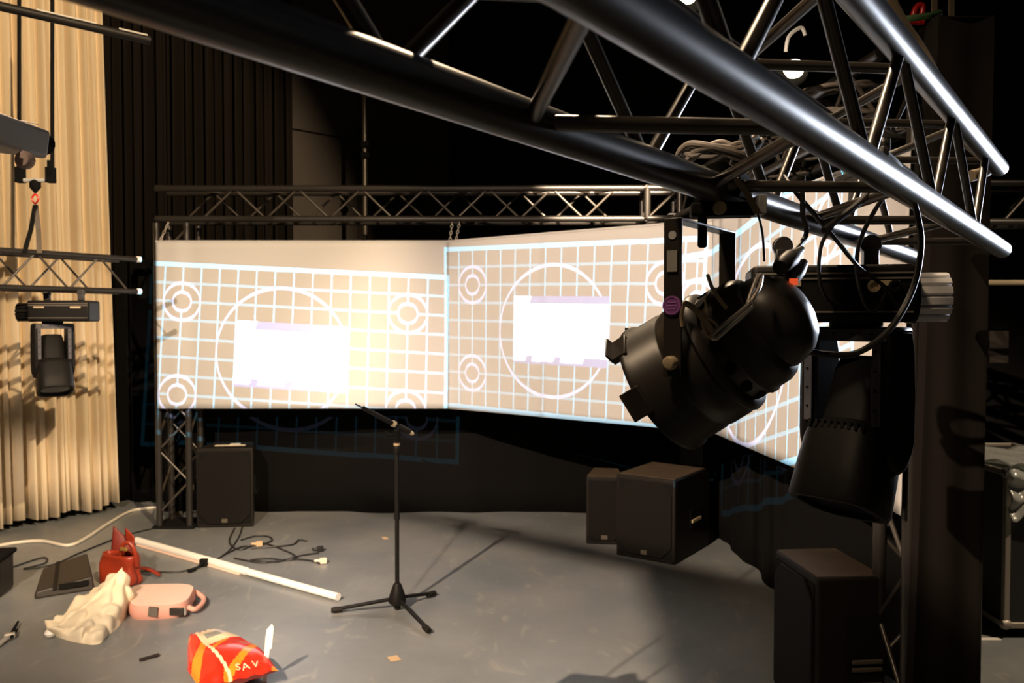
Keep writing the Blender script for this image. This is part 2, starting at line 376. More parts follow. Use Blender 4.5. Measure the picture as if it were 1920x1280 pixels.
# ------------------------------------------------------------------ moving head lights
def moving_head(label, loc, rot, yaw, tilt, fin_mat, flip=False, group=None, s=1.0):
    t = thing('moving_head_light', label, 'stage light', loc, rot); t.scale = (s,s,s)
    base = MB().box((-.07,0,-.068), (.36,.22,.132)).build('base', M['plastic'], t, bevel=.014, seg=3)
    m = MB()
    for sd in (-1, 1):
        for zz in (-.022,-.034,-.11): m.box((-.07,sd*.1115,zz), (.34,.006,.004))
    m.build('seam_rib', M['greycable'], base)
    for sx in (-.17,.04): MB().box((sx,-.112 if not flip else .112,-.045), (.06,.004,.012)).build('latch', M['brass'], base)
    # ribbed end
    poly = []
    for i in range(14):
        for k, r in ((0,.055),(.10,.058),(.68,.058),(.78,.055),(.80,.044),(.98,.044)):
            a = 2*math.pi*(i+k)/14; poly.append((r*math.cos(a), r*math.sin(a)))
    MB().prism(poly, .085, (.155,0,-.075), (0,1,0), (0,0,1)).build('heat_sink', fin_mat, t, smooth=25)
    MB().lathe([(.062,0),(.064,.02)], (.108,0,-.073), (1,0,0), 24).build('end_ring', M['plastic'], t)
    # socket panel
    for i, xx in enumerate((-.03,.015,.06)):
        MB().lathe([(.014,0),(.014,.010),(.009,.010),(.009,.004)], (xx,-.111,-.052), (0,-1,0), 16).build('socket', M['brass' if i == 1 else 'flat'], t)
    for sx in (-.17,.03):
        m = MB().box((sx,0,.022), (.034,.04,.045)); m.lathe([(.024,-.016),(.024,.016)], (sx,0,.05), (0,1,0), 18)
        m.build('clamp', M['tube_dull'], t, bevel=.004)
    # yoke
    W = .092; R = Matrix.Rotation(yaw, 3, 'Z'); RX = Matrix.Rotation(tilt, 3, 'X'); zp = -.405
    rt = lambda p: R @ Vector(p)
    m = MB(); m.lathe([(.06,-.132),(.06,-.146)], (0,0,0), (0,0,1), 24); m.build('turntable', M['flat'], t)
    arm = [(-.046,-.145),(.046,-.145),(.062,-.20),(.070,-.30),(.068,zp)]
    arm += [(.004+.064*math.cos(a), zp-.082*math.sin(a)) for a in [i*math.pi/8 for i in range(1, 8)]]+[(-.060,zp),(-.060,-.30),(-.056,-.20)]
    xx, yy = rt((0,1,0)), V(0,0,1)
    yk = MB().box((0,0,-.158), (2*W+.045,.10,.026), R).build('yoke', M['plastic'], t, bevel=.008)
    for sx in (-1, 1):
        ya = MB().prism(arm, .042, rt((sx*W,0,0)), xx, yy).build('yoke_arm', M['plastic'], t, bevel=.012, seg=3)
        MB().prism([(p[0]*.82, -.27+(p[1]+.27)*.9) for p in arm], .006, rt((sx*(W+.0225),0,0)), xx, yy).build('arm_cover', M['flat'], ya, bevel=.002)
    m = MB(); y = -.055
    m.box(rt((0,y,-.163)), (2*W+.02,.006,.03), R)
    for sx in (-1, 1): m.box(rt((sx*(W-.008),y-.012,-.27)), (.020,.006,.20), R)
    m.build('fork_rim', M['yokegrey'], t, bevel=.002)
    m = MB()
    for i in range(4): m.lathe([(.003,0),(.003,.003)], rt((-.07+.046*i,-.058,-.160)), rt((0,-1,0)), 10)
    for sx in (-1, 1):
        for i in range(4): m.lathe([(.003,0),(.003,.003)], rt((sx*(W-.008),-.070,-.20-.045*i)), rt((0,-1,0)), 10)
    m.build('screw', M['flat'], t)
    ax = R @ (RX @ V(0,0,-1)); piv = V(0,0,zp)
    h = MB().lathe([(.04,-.185),(.062,-.182),(.068,-.15),(.069,-.06),(.070,-.02),(.088,.0),(.094,.006),(.098,.03),(.101,.10),(.103,.172),(.099,.182),(.084,.182),(.082,.165)], piv, ax, 44, sq=3.4, xref=xx)
    hd = h.build('head', M['plastic'], t, smooth=35)
    MB().lathe([(.0,.166),(.083,.166),(.083,.169),(.0,.171)], piv, ax, 32, capa=False, capb=False, sq=3.4, xref=xx).build('lens', M['lens'], hd)
    m = MB()
    for i in range(9): m.box(piv+(R @ (RX @ V(-.066+.0165*i, -.091, -.006))), (.007,.012,.018), R @ RX)
    m.build('vent_slot', M['flat'], hd)
    return t
MHR = moving_head('black moving head light with a silver ribbed end hanging at the right', U(1606,499,1.98), math.radians(-12), math.radians(-38), math.radians(-24), M['alu'])
MHL = moving_head('black moving head light hanging from the slim truss by the cream curtain', U(98,563,5.22), math.pi+math.radians(10), math.radians(38)-math.pi-math.radians(10), math.radians(-24), M['plastic'], flip=True)

# ------------------------------------------------------------------ PAR can
pz = 1.365
PC = U(1362,655,pz)
axd = V(-.806*math.cos(.50), math.sin(.50), -.592*math.cos(.50)).normalized()    # points to the front rim, away from the camera
t = thing('par_can', 'black round spotlight can hanging in the middle foreground, aimed at the screens', 'stage light', PC)
k = pz/1550
prof = [(.060,-.088),(.078,-.084),(.088,-.076),(.093,-.064),(.0945,-.040),(.098,-.037),(.098,-.031),(.0945,-.027),(.0955,-.008),(.106,-.003),(.109,.006),(.104,.012),(.108,.020),(.1095,.055),(.106,.06),(.106,.066),(.110,.070),(.112,.118),(.118,.124),(.118,.132),(.110,.134),(.106,.134),(.102,.10),(.09,.0),(.02,-.05)]
body = MB().lathe(prof, PC, axd, 56, capa=False, capb=True).build('can_body', M['parblack'], t, PC, smooth=50)
MB().lathe([(.0,-.150),(.030,-.147),(.052,-.138),(.068,-.122),(.077,-.100),(.079,-.082)], PC, axd, 40, capa=False, capb=False).build('rear_cap', M['parblack'], t, PC)
# orthonormal frame of the can
up0 = V(0,0,1); a2 = (up0-axd*up0.dot(axd)).normalized(); b2 = axd.cross(a2)
tocam = (V(0,0,EYE)-PC).normalized(); side = (tocam-axd*tocam.dot(axd)).normalized()
for kx, an in enumerate((-1.2,-.75,-.3,.15,.6,1.05,1.5)):
    dr = (side*math.cos(an)+axd.cross(side)*math.sin(an)); c = PC+axd*(-.017)+dr*.0935
    MB().lathe([(.0095,0),(.0095,.004)], c, dr, 14).build('vent_hole', M['flat'], body, PC)
# yoke: pivot on the near-left side
ctr = PC+axd*.050+V(0,0,.008)
hor = axd.cross(V(0,0,1)).normalized()          # horizontal pivot axis
if hor.y > 0: hor = -hor                          # towards the camera
pn, pf = ctr+hor*.122, ctr-hor*.122
top = U(1325,422,pz).z
def bar(m, pts, w, th, wd):
    for a, b in zip(pts, pts[1:]):
        a, b = Vector(a), Vector(b); d = b-a; wv = (Vector(wd)-d*(Vector(wd).dot(d)/d.length_squared)).normalized(); n = d.cross(wv).normalized()*th/2; ww = wv*w/2
        m.add([a-ww-n, a+ww-n, a+ww+n, a-ww+n, b-ww-n, b+ww-n, b+ww+n, b-ww+n], [(0,1,2,3),(4,7,6,5),(0,4,5,1),(1,5,6,2),(2,6,7,3),(3,7,4,0)])
    return m
tn = V(pn.x, pn.y, top); tf = V(pf.x, pf.y, top); hd2 = V(-hor.y, hor.x, 0).normalized()
m = MB(); bar(m, [pn-V(0,0,.022), tn+V(0,0,.002)], .030, .004, hd2); bar(m, [pf-V(0,0,.02), tf+V(0,0,.002)], .030, .004, hd2); bar(m, [tn, tf], .030, .004, hd2)
yoke = m.build('yoke', M['parblack'], t, PC, bevel=.001)
for p, sgn in ((pn, 1), (pf, -1)):
    MB().lathe([(.011,0),(.011,.012),(.008,.016),(.003,.017)], p+hor*sgn*.002, hor*sgn, 16).build('pivot_bolt', M['brass'], yoke, PC)
    MB().tube([p, ctr+hor*sgn*.095], .009, 12).build('pivot_stub', M['parblack'], yoke, PC)
yv = (tn-pn).length
def onyoke(f, off=.0035): return pn.lerp(tn, f)+hor*off
R2 = Matrix((hd2 if hd2.x > 0 else -hd2, V(0,0,1), hor)).transposed()
MB().box(onyoke(.71), (.017,.033,.002), R2).build('grey_sticker', M['greysticker'], yoke, PC)
st = MB().lathe([(.0155,0),(.0155,.0015)], onyoke(.40,.003), hor, 24).build('round_sticker', M['purple'], yoke, PC); st['label'] = 'round purple sticker'
m = MB()
for i in range(3): m.box(onyoke(.40+.022*(i-1),.0048), (.018-.003*abs(i-1),.002,.0008), R2)
m.lathe([(.0138,0),(.0138,.0006),(.0126,.0006),(.0126,0)], onyoke(.40,.0046), hor, 24, capa=False, capb=False); m.build('sticker_print', M['lightpurple'], st, PC)
MB().lathe([(.0065,0),(.0065,.0012)], onyoke(.89,.0022), hor, 16).build('hole', M['screen'], yoke, PC)
# hook clamp gripping the chord
tA = 1.47; ca = fchord('A', tA)
m = MB(); 
ring = [(.043*math.cos(a), .043*math.sin(a)) for a in [i*math.pi/12 for i in range(-2, 15)]]
ring += [(.0265*math.cos(a), .0265*math.sin(a)) for a in [i*math.pi/12 for i in range(14, -3, -1)]]
m.prism(ring, .05, ca, fl, fu)
cl = m.build('clamp_hook', M['flat'], t, PC)
mid = (tn+tf)/2
m = MB().box(V(ca.x, ca.y, (ca.z-.03+mid.z)/2+.012) , (.105,.05,(ca.z-.03-mid.z)*.72), Matrix.Rotation(math.radians(-8), 3, 'Z')); m.tube([V(mid.x, mid.y, mid.z-.035), V(mid.x, mid.y, ca.z-.03)], .008, 12)
m.build('clamp_block', M['flat'], t, PC, bevel=.004)
bp = V(ca.x-.012, ca.y-.027, (ca.z-.03+mid.z)/2+.012); MB().lathe([(.011,0),(.011,.006),(.004,.009)], bp, (0,-1,0), 16).build('clamp_bolt', M['brass'], t, PC)
MB().box(bp+V(.066,.004,.004), (.014,.05,.032)).build('clamp_end', M['greyplastic'], t, PC, bevel=.002)
# gel frame clips at the front rim
an2 = min([i*.05 for i in range(126)], key=lambda q: (lambda xy: (xy[0]-1196)**2+(xy[1]-752)**2)(pix(PC+axd*.134+(side*math.cos(q)+axd.cross(side)*math.sin(q))*.112)))
an1 = min([i*.05 for i in range(126)], key=lambda q: (lambda xy: (xy[0]-1190)**2+(xy[1]-655)**2)(pix(PC+axd*.134+(side*math.cos(q)+axd.cross(side)*math.sin(q))*.112)))
for an, wd in ((an1, 1), (an2, 1)):
    dr = side*math.cos(an)+axd.cross(side)*math.sin(an); c = PC+axd*.134+dr*.112
    m = MB().box(c, (.05,.012,.030), Matrix((axd.cross(dr), dr, axd)).transposed()); m.box(c+dr*.01+axd*.014, (.05,.02,.004), Matrix((axd.cross(dr), dr, axd)).transposed()); m.build('gel_clip', M['parblack'], t, PC, bevel=.002)
g0 = U(1176,640,1.47); m = MB().box(g0, (.022,.012,.03), Matrix.Rotation(.4, 3, 'Y')); m.box(g0+V(.008,-.004,-.012), (.028,.016,.010)); m.tube([g0+V(.0,0,.012), g0+V(.004,0,.022), g0+V(-.004,0,.022)], .003, 6); m.tube([g0+V(.012,0,-.012), PC+axd*.13+V(-.07,-.02,.06)], .004, 8); m.build('latch_clip', M['flat'], t, PC, bevel=.002)
# safety wire with carabiner on the can (things of their own)
def sp(px, py, dz): return U(px, py, pz+dz)
w = [sp(1284,567,-.135), sp(1306,582,-.145), sp(1322,602,-.15), sp(1340,628,-.152)]
m = MB().tube(smoothpath(w, 6), .0045, 10); m.tube(smoothpath([sp(1316,600,-.15), sp(1325,628,-.152), sp(1335,628,-.152), sp(1345,612,-.152), sp(1330,598,-.15)], 6, True), .0022, 8, closed=True)
m.tube(smoothpath([sp(1284,567,-.135), sp(1278,590,-.13), sp(1280,612,-.13)], 6), .003, 8)
tag(m.build('safety_wire', M['brass'], None, sp(1310,590,-.145)), 'short brass coloured safety wire with loop on the black spotlight can', 'safety wire')
m = MB(); q = [sp(1336,632,-.155), sp(1344,620,-.155), sp(1398,576,-.165), sp(1406,566,-.165), sp(1410,572,-.165), sp(1402,582,-.165), sp(1350,628,-.157), sp(1342,634,-.155)]
m.tube(smoothpath(q, 6, True), .0036, 10, closed=True); m.tube(smoothpath([sp(1402,572,-.165), sp(1414,556,-.16), sp(1424,538,-.15), sp(1428,516,-.13), sp(1420,520,-.14), sp(1410,545,-.155)], 6, True), .003, 8, closed=True)
tag(m.build('carabiner', M['steel'], None, sp(1370,600,-.16)), 'steel carabiner hooked on the back of the black spotlight can', 'carabiner')
MB().tube(smoothpath([sp(1327,516,-.10), sp(1338,545,-.125), sp(1362,578,-.14)], 6), .003, 8).build('handle_wire', M['brass'], t, PC)
# plugs and leads at the can's back
m = MB().lathe([(.012,0),(.015,.012),(.015,.05),(.009,.075),(.006,.10)], sp(1462,502,-.05), (U(1535,440,1.45)-sp(1462,502,-.05)), 16)
tag(m.build('plug', M['rubber'], None, sp(1462,502,-.05)), 'black cable plug rising from the back of the spotlight can', 'plug')
m = MB().lathe([(.010,0),(.013,.01),(.013,.05),(.008,.08)], sp(1478,530,-.04), (U(1560,425,1.5)-sp(1478,530,-.04)), 16)
pl = tag(m.build('plug', M['rubber'], None, sp(1478,530,-.04)), 'black cable plug with a red light beside the spotlight can', 'plug')
MB().box(sp(1488,528,-.056), (.012,.006,.010)).build('indicator', M['led'], pl, sp(1478,530,-.04))
cable('cable', [U(1545,432,1.42), U(1580,405,1.45), U(1620,372,1.5), U(1650,330,1.55), U(1655,280,1.6)], .006, M['rubber'], 'black cable from the spotlight plug up to the big truss')
cable('cable', [sp(1505,655,-.06), U(1550,664,1.32), U(1610,660,1.35), U(1670,615,1.4), U(1712,540,1.45), U(1727,460,1.45), U(1718,395,1.45), U(1700,345,1.4), U(1683,310,1.3), U(1660,288,1.24)], .0055, M['rubber'], 'black cable sweeping in a wide arc from the spotlight can up over the truss')
cable('cable', [U(1505,330,1.5), U(1505,400,1.5), U(1512,430,1.5), U(1505,452,1.5), U(1470,490,1.42)], .0048, M['rubber'], 'black cable dropping from the truss to the spotlight plug')
cable('cable', [U(1470,330,1.6), U(1500,370,1.55), U(1560,440,1.62), U(1610,500,1.75), U(1660,540,1.85), U(1652,565,1.85), U(1640,582,1.85), U(1625,575,1.85), U(1612,540,1.8), U(1606,500,1.75), U(1613,450,1.7), U(1640,395,1.65), U(1665,360,1.6)], .0045, M['rubber'], 'thin black cable looped in front of the right moving head')
cable('cable', [U(1560,425,1.6), U(1540,460,1.65), U(1536,520,1.75), U(1550,560,1.85), U(1580,578,1.9), U(1620,570,1.9), U(1652,548,1.9)], .004, M['rubber'], 'thin black cable in a loose loop left of the right moving head')
strip([U(1378,333,1.30), U(1400,362,1.31), U(1421,400,1.32)], (.012,0,0), .003, 'cable_tie', M['webbing'], 'tan webbing strap tied over the big truss chord', 'strap')
cable('cable', [U(1421,400,1.32), U(1430,440,1.33), U(1433,490,1.34)], .002, M['rubber'], 'thin cord hanging from the tan strap to the spotlight can')
# cable coil lying on the far side of the truss
def coil(cx, cy, Y, R, n, r, seed, label, m, squash=.35, group=None, loops=5):
    rnd = random.Random(seed); c = U(cx, cy, Y); pts = []
    for i in range(loops*10):
        a = i*2*math.pi/10; rr = R*(1+.12*math.sin(i*.7)+rnd.uniform(-.08,.08)); pts.append(c+V(math.cos(a)*rr, math.sin(a)*rr*.8, squash*R*math.sin(a*.5+seed)+rnd.uniform(-.01,.02)))
    return cable('cable_coil', pts, r, m, label, 'cable coil', group, k=5)
coil(1345,295,1.95,.085,5,.007,1,'coil of black cable resting on the big truss above the spotlight clamp',M['greycable'])
coil(1560,205,3.6,.20,5,.009,2,'loops of cable lying on the right truss, seen through the big truss',M['greycable'],.3)
coil(1640,300,3.2,.15,5,.009,3,'loops of cable hanging low behind the end of the big truss',M['rubber'],.6)
coil(1470,240,4.3,.22,4,.010,4,'coil of cable on the right truss near the middle',M['rubber'],.3)
# small lit lamps on the truss
def lamp(px, py, Y, label):
    c = U(px, py, Y); t = thing('work_lamp', label, 'lamp', c)
    R = Matrix.Rotation(.25, 3, 'Y'); s = Y/1550
    MB().lathe([(30*s,-4*s),(26*s,8*s),(18*s,22*s),(6*s,34*s)], c+V(0,.02,-10*s), (0,.5,.85), 20, capa=False).build('reflector', M['flat'], t, c, solid=.003)
    MB().lathe([(.2*s,-16*s),(14*s,-13*s),(19*s,-2*s),(14*s,9*s),(.2*s,14*s)], c+V(0,-.01,-2*s), (0,.3,.9), 20).build('bulb', M['bulb'], t, c)
    MB().tube(smoothpath([c+V(-14*s,0,30*s), c+V(-8*s,0,58*s), c+V(14*s,0,74*s), c+V(22*s,0,60*s)], 6), 3.5*s, 8).build('hook', M['alu'], t, c)
    return t
lamp(1487,127,3.3,'small lit lamp glowing among the trusses, upper right')
lamp(1288,-12,2.6,'small lit lamp cut off by the top edge above the big truss')

# hoist gear on top of the column
t = thing('shackle', 'red bow shackle on the sling at the top of the draped column', 'shackle', U(1720,28,3.02))
MB().tube(smoothpath([U(1712,40,3.02), U(1714,22,3.02), U(1722,10,3.02), U(1730,12,3.02), U(1728,28,3.02), U(1720,44,3.02)], 6), .010, 10).build('bow', M['redplastic'], t, t.location)
MB().tube([U(1705,42,3.02), U(1732,42,3.02)], .008, 10).build('pin', M['redplastic'], t, t.location)
m = MB().tube(smoothpath([U(1695,36,3.0), U(1712,34,2.97), U(1740,30,2.97), U(1762,24,3.0)], 6), .012, 8); m.tube(smoothpath([U(1700,34,3.0), U(1690,70,3.05), U(1700,90,3.1)], 6), .012, 8)
tag(m.build('sling', M['green'], None, U(1712,34,2.97)), 'green edged round sling lying on the top of the draped column', 'sling')
for px, lab in ((1752,'left'),(1784,'right')):
    strip([U(px,-300,3.1), U(px,38,3.06)], (.020,0,0), .006, 'hoist_strap', M['webbing'], '%s one of two tan straps rising above the draped column' % lab, 'strap')
m = MB().tube(smoothpath([U(1660,-20,2.5), U(1690,40,2.55), U(1730,100,2.6), U(1770,180,2.6), U(1800,250,2.6), U(1850,300,2.6), U(1850,320,2.5), U(1820,330,2.45)], 6), .017, 10)
tag(m.build('hose_cable', M['webbing'], None, U(1730,100,2.6)), 'thick tan sleeved cable running down along the top chord of the big truss', 'cable')
# overhead batten top left
a, b = U(-300,-57,3.43), U(281,76,4.15); d = b-a
t = thing('batten', 'dark batten pipe with pale labels crossing the top left corner', 'batten', a)
MB().tube([a, b], .021, 14).build('pipe', M['plastic'], t, a)
for f in (.05,.30): MB().tube([a+d*f, V((a+d*f).x,(a+d*f).y,6.42)], .003, 6).build('hanging_wire', M['steel'], t, a)
for f0, f1 in ((.883,.991),(.589,.80)): MB().tube([a+d*f0+V(0,-.005,.018), a+d*f1+V(0,-.005,.018)], .0095, 8).build('label_strip', M['greysticker'], t, a)
# projector at the left edge
pj = V(-.972,1.60,2.012); P1 = V(-.972,1.737,2.015); t = thing('projector', 'pale grey projector cut off by the left edge, above the bracket clamps', 'projector', pj)
Rp = Matrix.Rotation(math.radians(8), 3, 'Y') @ Matrix.Rotation(math.radians(-6), 3, 'Z')
MB().box(pj+V(-.075,0,.008), (.20,.20,.058), Rp).build('housing', M['greyplastic'], t, pj, bevel=.008)
MB().box(pj+V(-.075,-.10,.008), (.19,.004,.040), Rp).build('side_panel', M['alu'], t, pj, bevel=.002)
MB().lathe([(.013,-.012),(.017,-.006),(.017,.006),(.013,.012)], U(47,300,1.6), (0,-1,0), 16).build('foot_knob', M['pinklight'], t, pj)
MB().lathe([(.022,0),(.022,.03),(.017,.03),(.017,.01)], pj+V(.0,.10,.003), (0,1,0), 18).build('lens_barrel', M['flat'], t, pj)
for dy in (-.07,.07): MB().tube([pj+V(-.095,dy,.02), V(pj.x-.095,pj.y+dy,6.42)], .0025, 6).build('hanging_wire', M['steel'], t, pj)
MB().tube([U(40,226,1.6), U(72,233,1.6)], .0012, 6).build('wire', M['greycable'], t, pj)
# pole with couplers
t = thing('pole', 'thin vertical black pole with couplers rising behind the rear truss', 'pole', U(683,340,7.6))
pz0 = 7.6; xq = U(684,300,pz0).x
MB().tube([V(xq, pz0, 0), V(xq, pz0, 5.6)], .022, 14).build('pipe', M['brace'], t, t.location)
for py in (40, 272, 292):
    q = U(684,py,pz0); m = MB().lathe([(.033,-.03),(.040,-.02),(.040,.02),(.033,.03)], V(xq,pz0,q.z), (0,0,1), 16); m.box(V(xq+.03,pz0-.02,q.z), (.03,.05,.04)); m.build('coupler', M['flat'], t, t.location)

# ------------------------------------------------------------------ loudspeakers
def speaker(label, c, rot, w, d, h, front_oct=True, handle='right', name='loudspeaker'):
    t = thing(name, label, 'speaker', c, rot); dep = .16 if False else d
    tr = [(-w/2,-d/2),(w/2,-d/2),(w/2*.72,d/2),(-w/2*.72,d/2)] if handle not in ('sub', 'ribs') else [(-w/2,-d/2),(w/2,-d/2),(w/2,d/2),(-w/2,d/2)]
    MB().prism(tr, h, (0,0,h/2), (1,0,0), (0,1,0)).build('cabinet', M['cabinet'], t, bevel=.012, seg=3)
    if handle in ('sub', 'ribs', 'none'):
        MB().prism([(x*.96, y*.96) for x, y in tr], .004, (0,0,h+.001), (1,0,0), (0,1,0)).build('top_panel', M['dusty'], t)
    c4 = w*.17; hw = w/2-.02; z0, z1 = .03, h-.03
    oc = [(-hw+c4,z0),(hw-c4,z0),(hw,z0+c4),(hw,z1-c4),(hw-c4,z1),(-hw+c4,z1),(-hw,z1-c4),(-hw,z0+c4)]
    rec = [(-hw,z0),(hw,z0),(hw,z1),(-hw,z1)]
    MB().prism(rec, .004, (0,-d/2-.002,0), (1,0,0), (0,0,1)).build('baffle', M['flat'], t)
    MB().prism(oc, .012, (0,-d/2-.009,0), (1,0,0), (0,0,1)).build('grille', M['grille'], t, bevel=.006)
    MB().box((0,-d/2-.017,z0+.028), (.045,.004,.03)).build('badge', M['panelrib'], t, bevel=.001)
    if handle == 'right':
        for sx in (-1, 1):
            MB().box((sx*w/2*.87,-.01,h*.5), (.05,.10,.15)).build('handle_recess', M['flat'], t)
            MB().box((sx*(w/2*.87+.026),-.01,h*.40), (.012,.08,.03)).build('handle_grip', M['cabinet'], t, bevel=.003)
    if handle == 'sub':
        for sx in (-1, 1):
            MB().box((sx*w/2,.05,h*.45), (.006,.20,.13)).build('handle_recess', M['flat'], t)
            MB().box((sx*(w/2+.006),.05,h*.42), (.014,.16,.022)).build('handle_grip', M['brass'], t, bevel=.003)
    if handle == 'ribs':
        for sx in (-1, 1):
            MB().box((sx*w/2,.06,h*.42), (.010,.15,.46)).build('side_panel', M['flat'], t)
            for zz in (.235,.295,.325): MB().box((sx*(w/2+.004),.065,zz), (.022,.12,.014)).build('panel_rib', M['panelrib'], t, bevel=.002)
    return t
g0 = F(414,988)
speaker('black loudspeaker with papers on top, standing at the far left of the stage', g0+V(.02,.16,0), math.radians(6), .445, .34, .635)
pp = F(414,988)+V(.04,.12,.637)
tag(MB().box(pp, (.24,.06,.002), Matrix.Rotation(.1,3,'Z')).build('paper_sheet', M['paper'], None, pp), 'wide paper strip lying on the left loudspeaker', 'paper')
pp2 = pp+V(.02,.06,.002); tag(MB().box(pp2, (.08,.06,.002), Matrix.Rotation(.2,3,'Z')).build('paper_sheet', M['paper'], None, pp2), 'small paper piece lying behind the wide strip on the left loudspeaker', 'paper')
# subwoofer: near vertical edge at (1265,1060)
e0, e1 = F(1265,1060), F(1155,1040); wv = (e0-e1); w_ = wv.length; ang = math.atan2(wv.y, wv.x); dn = V(-math.sin(ang), math.cos(ang), 0)
sd = .62; speaker('large black subwoofer with dusty brown top standing under the middle screen', (e0+e1)/2+dn*sd/2, ang, w_, sd, .575, handle='sub', name='subwoofer')
q0 = F(1108,1025); speaker('smaller black speaker box just left of the large subwoofer', q0+V(.13,.24,0), math.radians(-8), .27, .36, .50, handle='none')
# right loudspeaker: front faces left, side towards the camera
sp0 = V(1.30,3.40,0)
speaker('black loudspeaker standing in the lower right corner, turned sideways', V(1.295,3.375,0), math.radians(-90+5), .40, .27, .655, handle='ribs')

# ------------------------------------------------------------------ microphone stand
b0 = F(745,1143); t = thing('microphone_stand', 'black microphone boom stand standing in the middle of the floor', 'microphone stand', b0)
MB().tube([b0+V(0,0,.04), b0+V(0,0,.98)], .0125, 14).build('pole', M['plastic'], t, b0)
MB().tube([b0+V(0,0,.52), b0+V(0,0,.56)], .017, 14).build('collar', M['flat'], t, b0)
m = MB().lathe([(.018,.155),(.026,.14),(.045,.085),(.05,.06),(.05,.045),(.03,.03),(.02,.025)], b0, (0,0,1), 18); m.lathe([(.018,.0),(.018,.04)], b0+V(0,0,.008), (0,0,1), 14); m.build('hub', M['plastic'], t, b0)
for e in (F(625,1150), F(813,1118), F(803,1188)):
    d = (e-b0); lg = MB().tube([b0+d.normalized()*.03+V(0,0,.065), e+V(0,0,.022)], .011, 12).build('leg', M['plastic'], t, b0)
    MB().lathe([(.016,-.05),(.018,-.01),(.014,.012)], e+V(0,0,.02)-d.normalized()*.0, d.normalized()+V(0,0,-.05), 12).build('rubber_foot', M['cabinet'], lg, b0)
ct = b0+V(0,0,.99); zt = 4.69
m = MB().lathe([(.014,-.10),(.018,-.09),(.018,-.05),(.014,-.045),(.016,.0)], ct, (0,0,1), 14); m.build('clutch', M['plastic'], t, b0)
MB().lathe([(.0175,0),(.0175,.018)], ct-V(0,0,.055), (0,0,1), 14).build('clutch_ring', M['scrap'], t, b0)
m = MB().box(ct+V(0,0,.012), (.035,.04,.05)); m.tube([ct+V(-.01,0,.005), ct+V(-.055,0,.012)], .009, 10); m.box(ct+V(-.058,0,.012), (.012,.012,.034)); m.build('boom_joint', M['flat'], t, b0, bevel=.004)
ba, bb = U(666,757,4.55), U(770,811,4.72); dd = (bb-ba)
MB().tube([ba, ba+dd*.12, ba+dd*.13, ba+dd*.68], [.005,.005,.012,.014], 12).build('boom_sleeve', M['plastic'], t, b0)
MB().tube([ba+dd*.66, bb], .008, 12).build('boom', M['plastic'], t, b0)
MB().lathe([(.018,0),(.018,.02)], ba+dd*.66, dd, 12).build('boom_ring', M['brass'], t, b0)
MB().lathe([(.017,0),(.018,.02),(.017,.075)], ba+dd*.78, dd, 12).build('counterweight', M['cabinet'], t, b0)
MB().lathe([(.011,0),(.014,.01),(.009,.03)], ba+dd*.97, dd, 12).build('boom_end', M['brass'], t, b0)

# ------------------------------------------------------------------ things on the floor, left
ta, tb = F(256,1020)+V(0,0,.028), F(634,1127)+V(0,0,.026); dt = tb-ta
t = thing('white_batten', 'long white tube lying on the floor left of the microphone stand', 'tube', ta)
mm = MB().tube([ta, ta+dt*.60], .026, 16); mm.build('tube_section', M['white'], t, ta)
MB().tube([ta+dt*.585, tb], .022, 16).build('tube_section', M['white'], t, ta)
nn = V(dt.y,-dt.x,0).normalized()
if nn.y > 0: nn = -nn
MB().box(ta+dt*.30+nn*.014+V(0,0,-.022), (dt.length*.56,.03,.008), Matrix.Rotation(math.atan2(dt.y,dt.x),3,'Z')).build('lower_edge', M['pinklight'], t, ta)
q = F(382,1062); m = MB().box(q+V(0,0,.03), (.05,.035,.045)); m.tube(smoothpath([q+V(0,-.02,.03), q+V(-.01,-.06,.02), q+V(-.03,-.10,.014)],5), .008, 8); m.box(q+V(-.035,-.115,.012), (.03,.05,.02), Matrix.Rotation(-.5,3,'Z'))
tag(m.build('cable_clip', M['flat'], None, q, bevel=.004), 'small black clip beside the long white tube', 'clip')
# red handbag
hb = F(216,1100); t = thing('handbag', 'open red leather handbag standing on the floor at the left', 'bag', hb)
def sbox(w0, d0, w1, d1, h, off=(0,0,0), nz=8, n=28, sq=4):
    def fn(u, v):
        a = u*2*math.pi; e = 2/sq; cx = math.copysign(abs(math.cos(a))**e, math.cos(a)); cy = math.copysign(abs(math.sin(a))**e, math.sin(a))
        w = w0+(w1-w0)*v; d = d0+(d1-d0)*v; q = 1-.12*(1-min(1, v*5))**2
        return V(cx*w/2*q+off[0]+.006*math.sin(9*v+3*a), cy*d/2*q+off[1]+.006*math.sin(7*v+2*a), h*v+off[2])
    return fn
RZb = Matrix.Rotation(-.35, 3, 'Z')
def placed(fn, o, R): return lambda u, v: o+R @ fn(u, v)
m = MB().grid(placed(sbox(.27,.15,.24,.10,.19), hb+V(0,.07,0), RZb), 36, 10); m.grid(placed(lambda u, v: V((u-.5)*.22, (v-.5)*.11, .006), hb+V(0,.07,0), RZb), 4, 4)
m.build('bag_body', M['red'], t, hb, solid=.005)
MB().grid(placed(lambda u, v: V((u-.5)*.22, (v-.5)*.09, .165), hb+V(0,.07,0), RZb), 6, 6).build('lining', M['darkred'], t, hb)
fl0 = hb+V(0,.07,0)
MB().grid(lambda u, v: fl0+RZb @ V(-.125+.17*u*(1-.3*v), .05+.02*v+.05*u*v, .17+.165*v*(1-.55*u)-.03*u), 10, 10).build('open_flap', M['darkred'], t, hb, solid=.008)
MB().grid(lambda u, v: fl0+RZb @ V(-.03+.07*u, .075, .26+.07*v-.05*u), 6, 6).build('flap_tip', M['red'], t, hb, solid=.008)
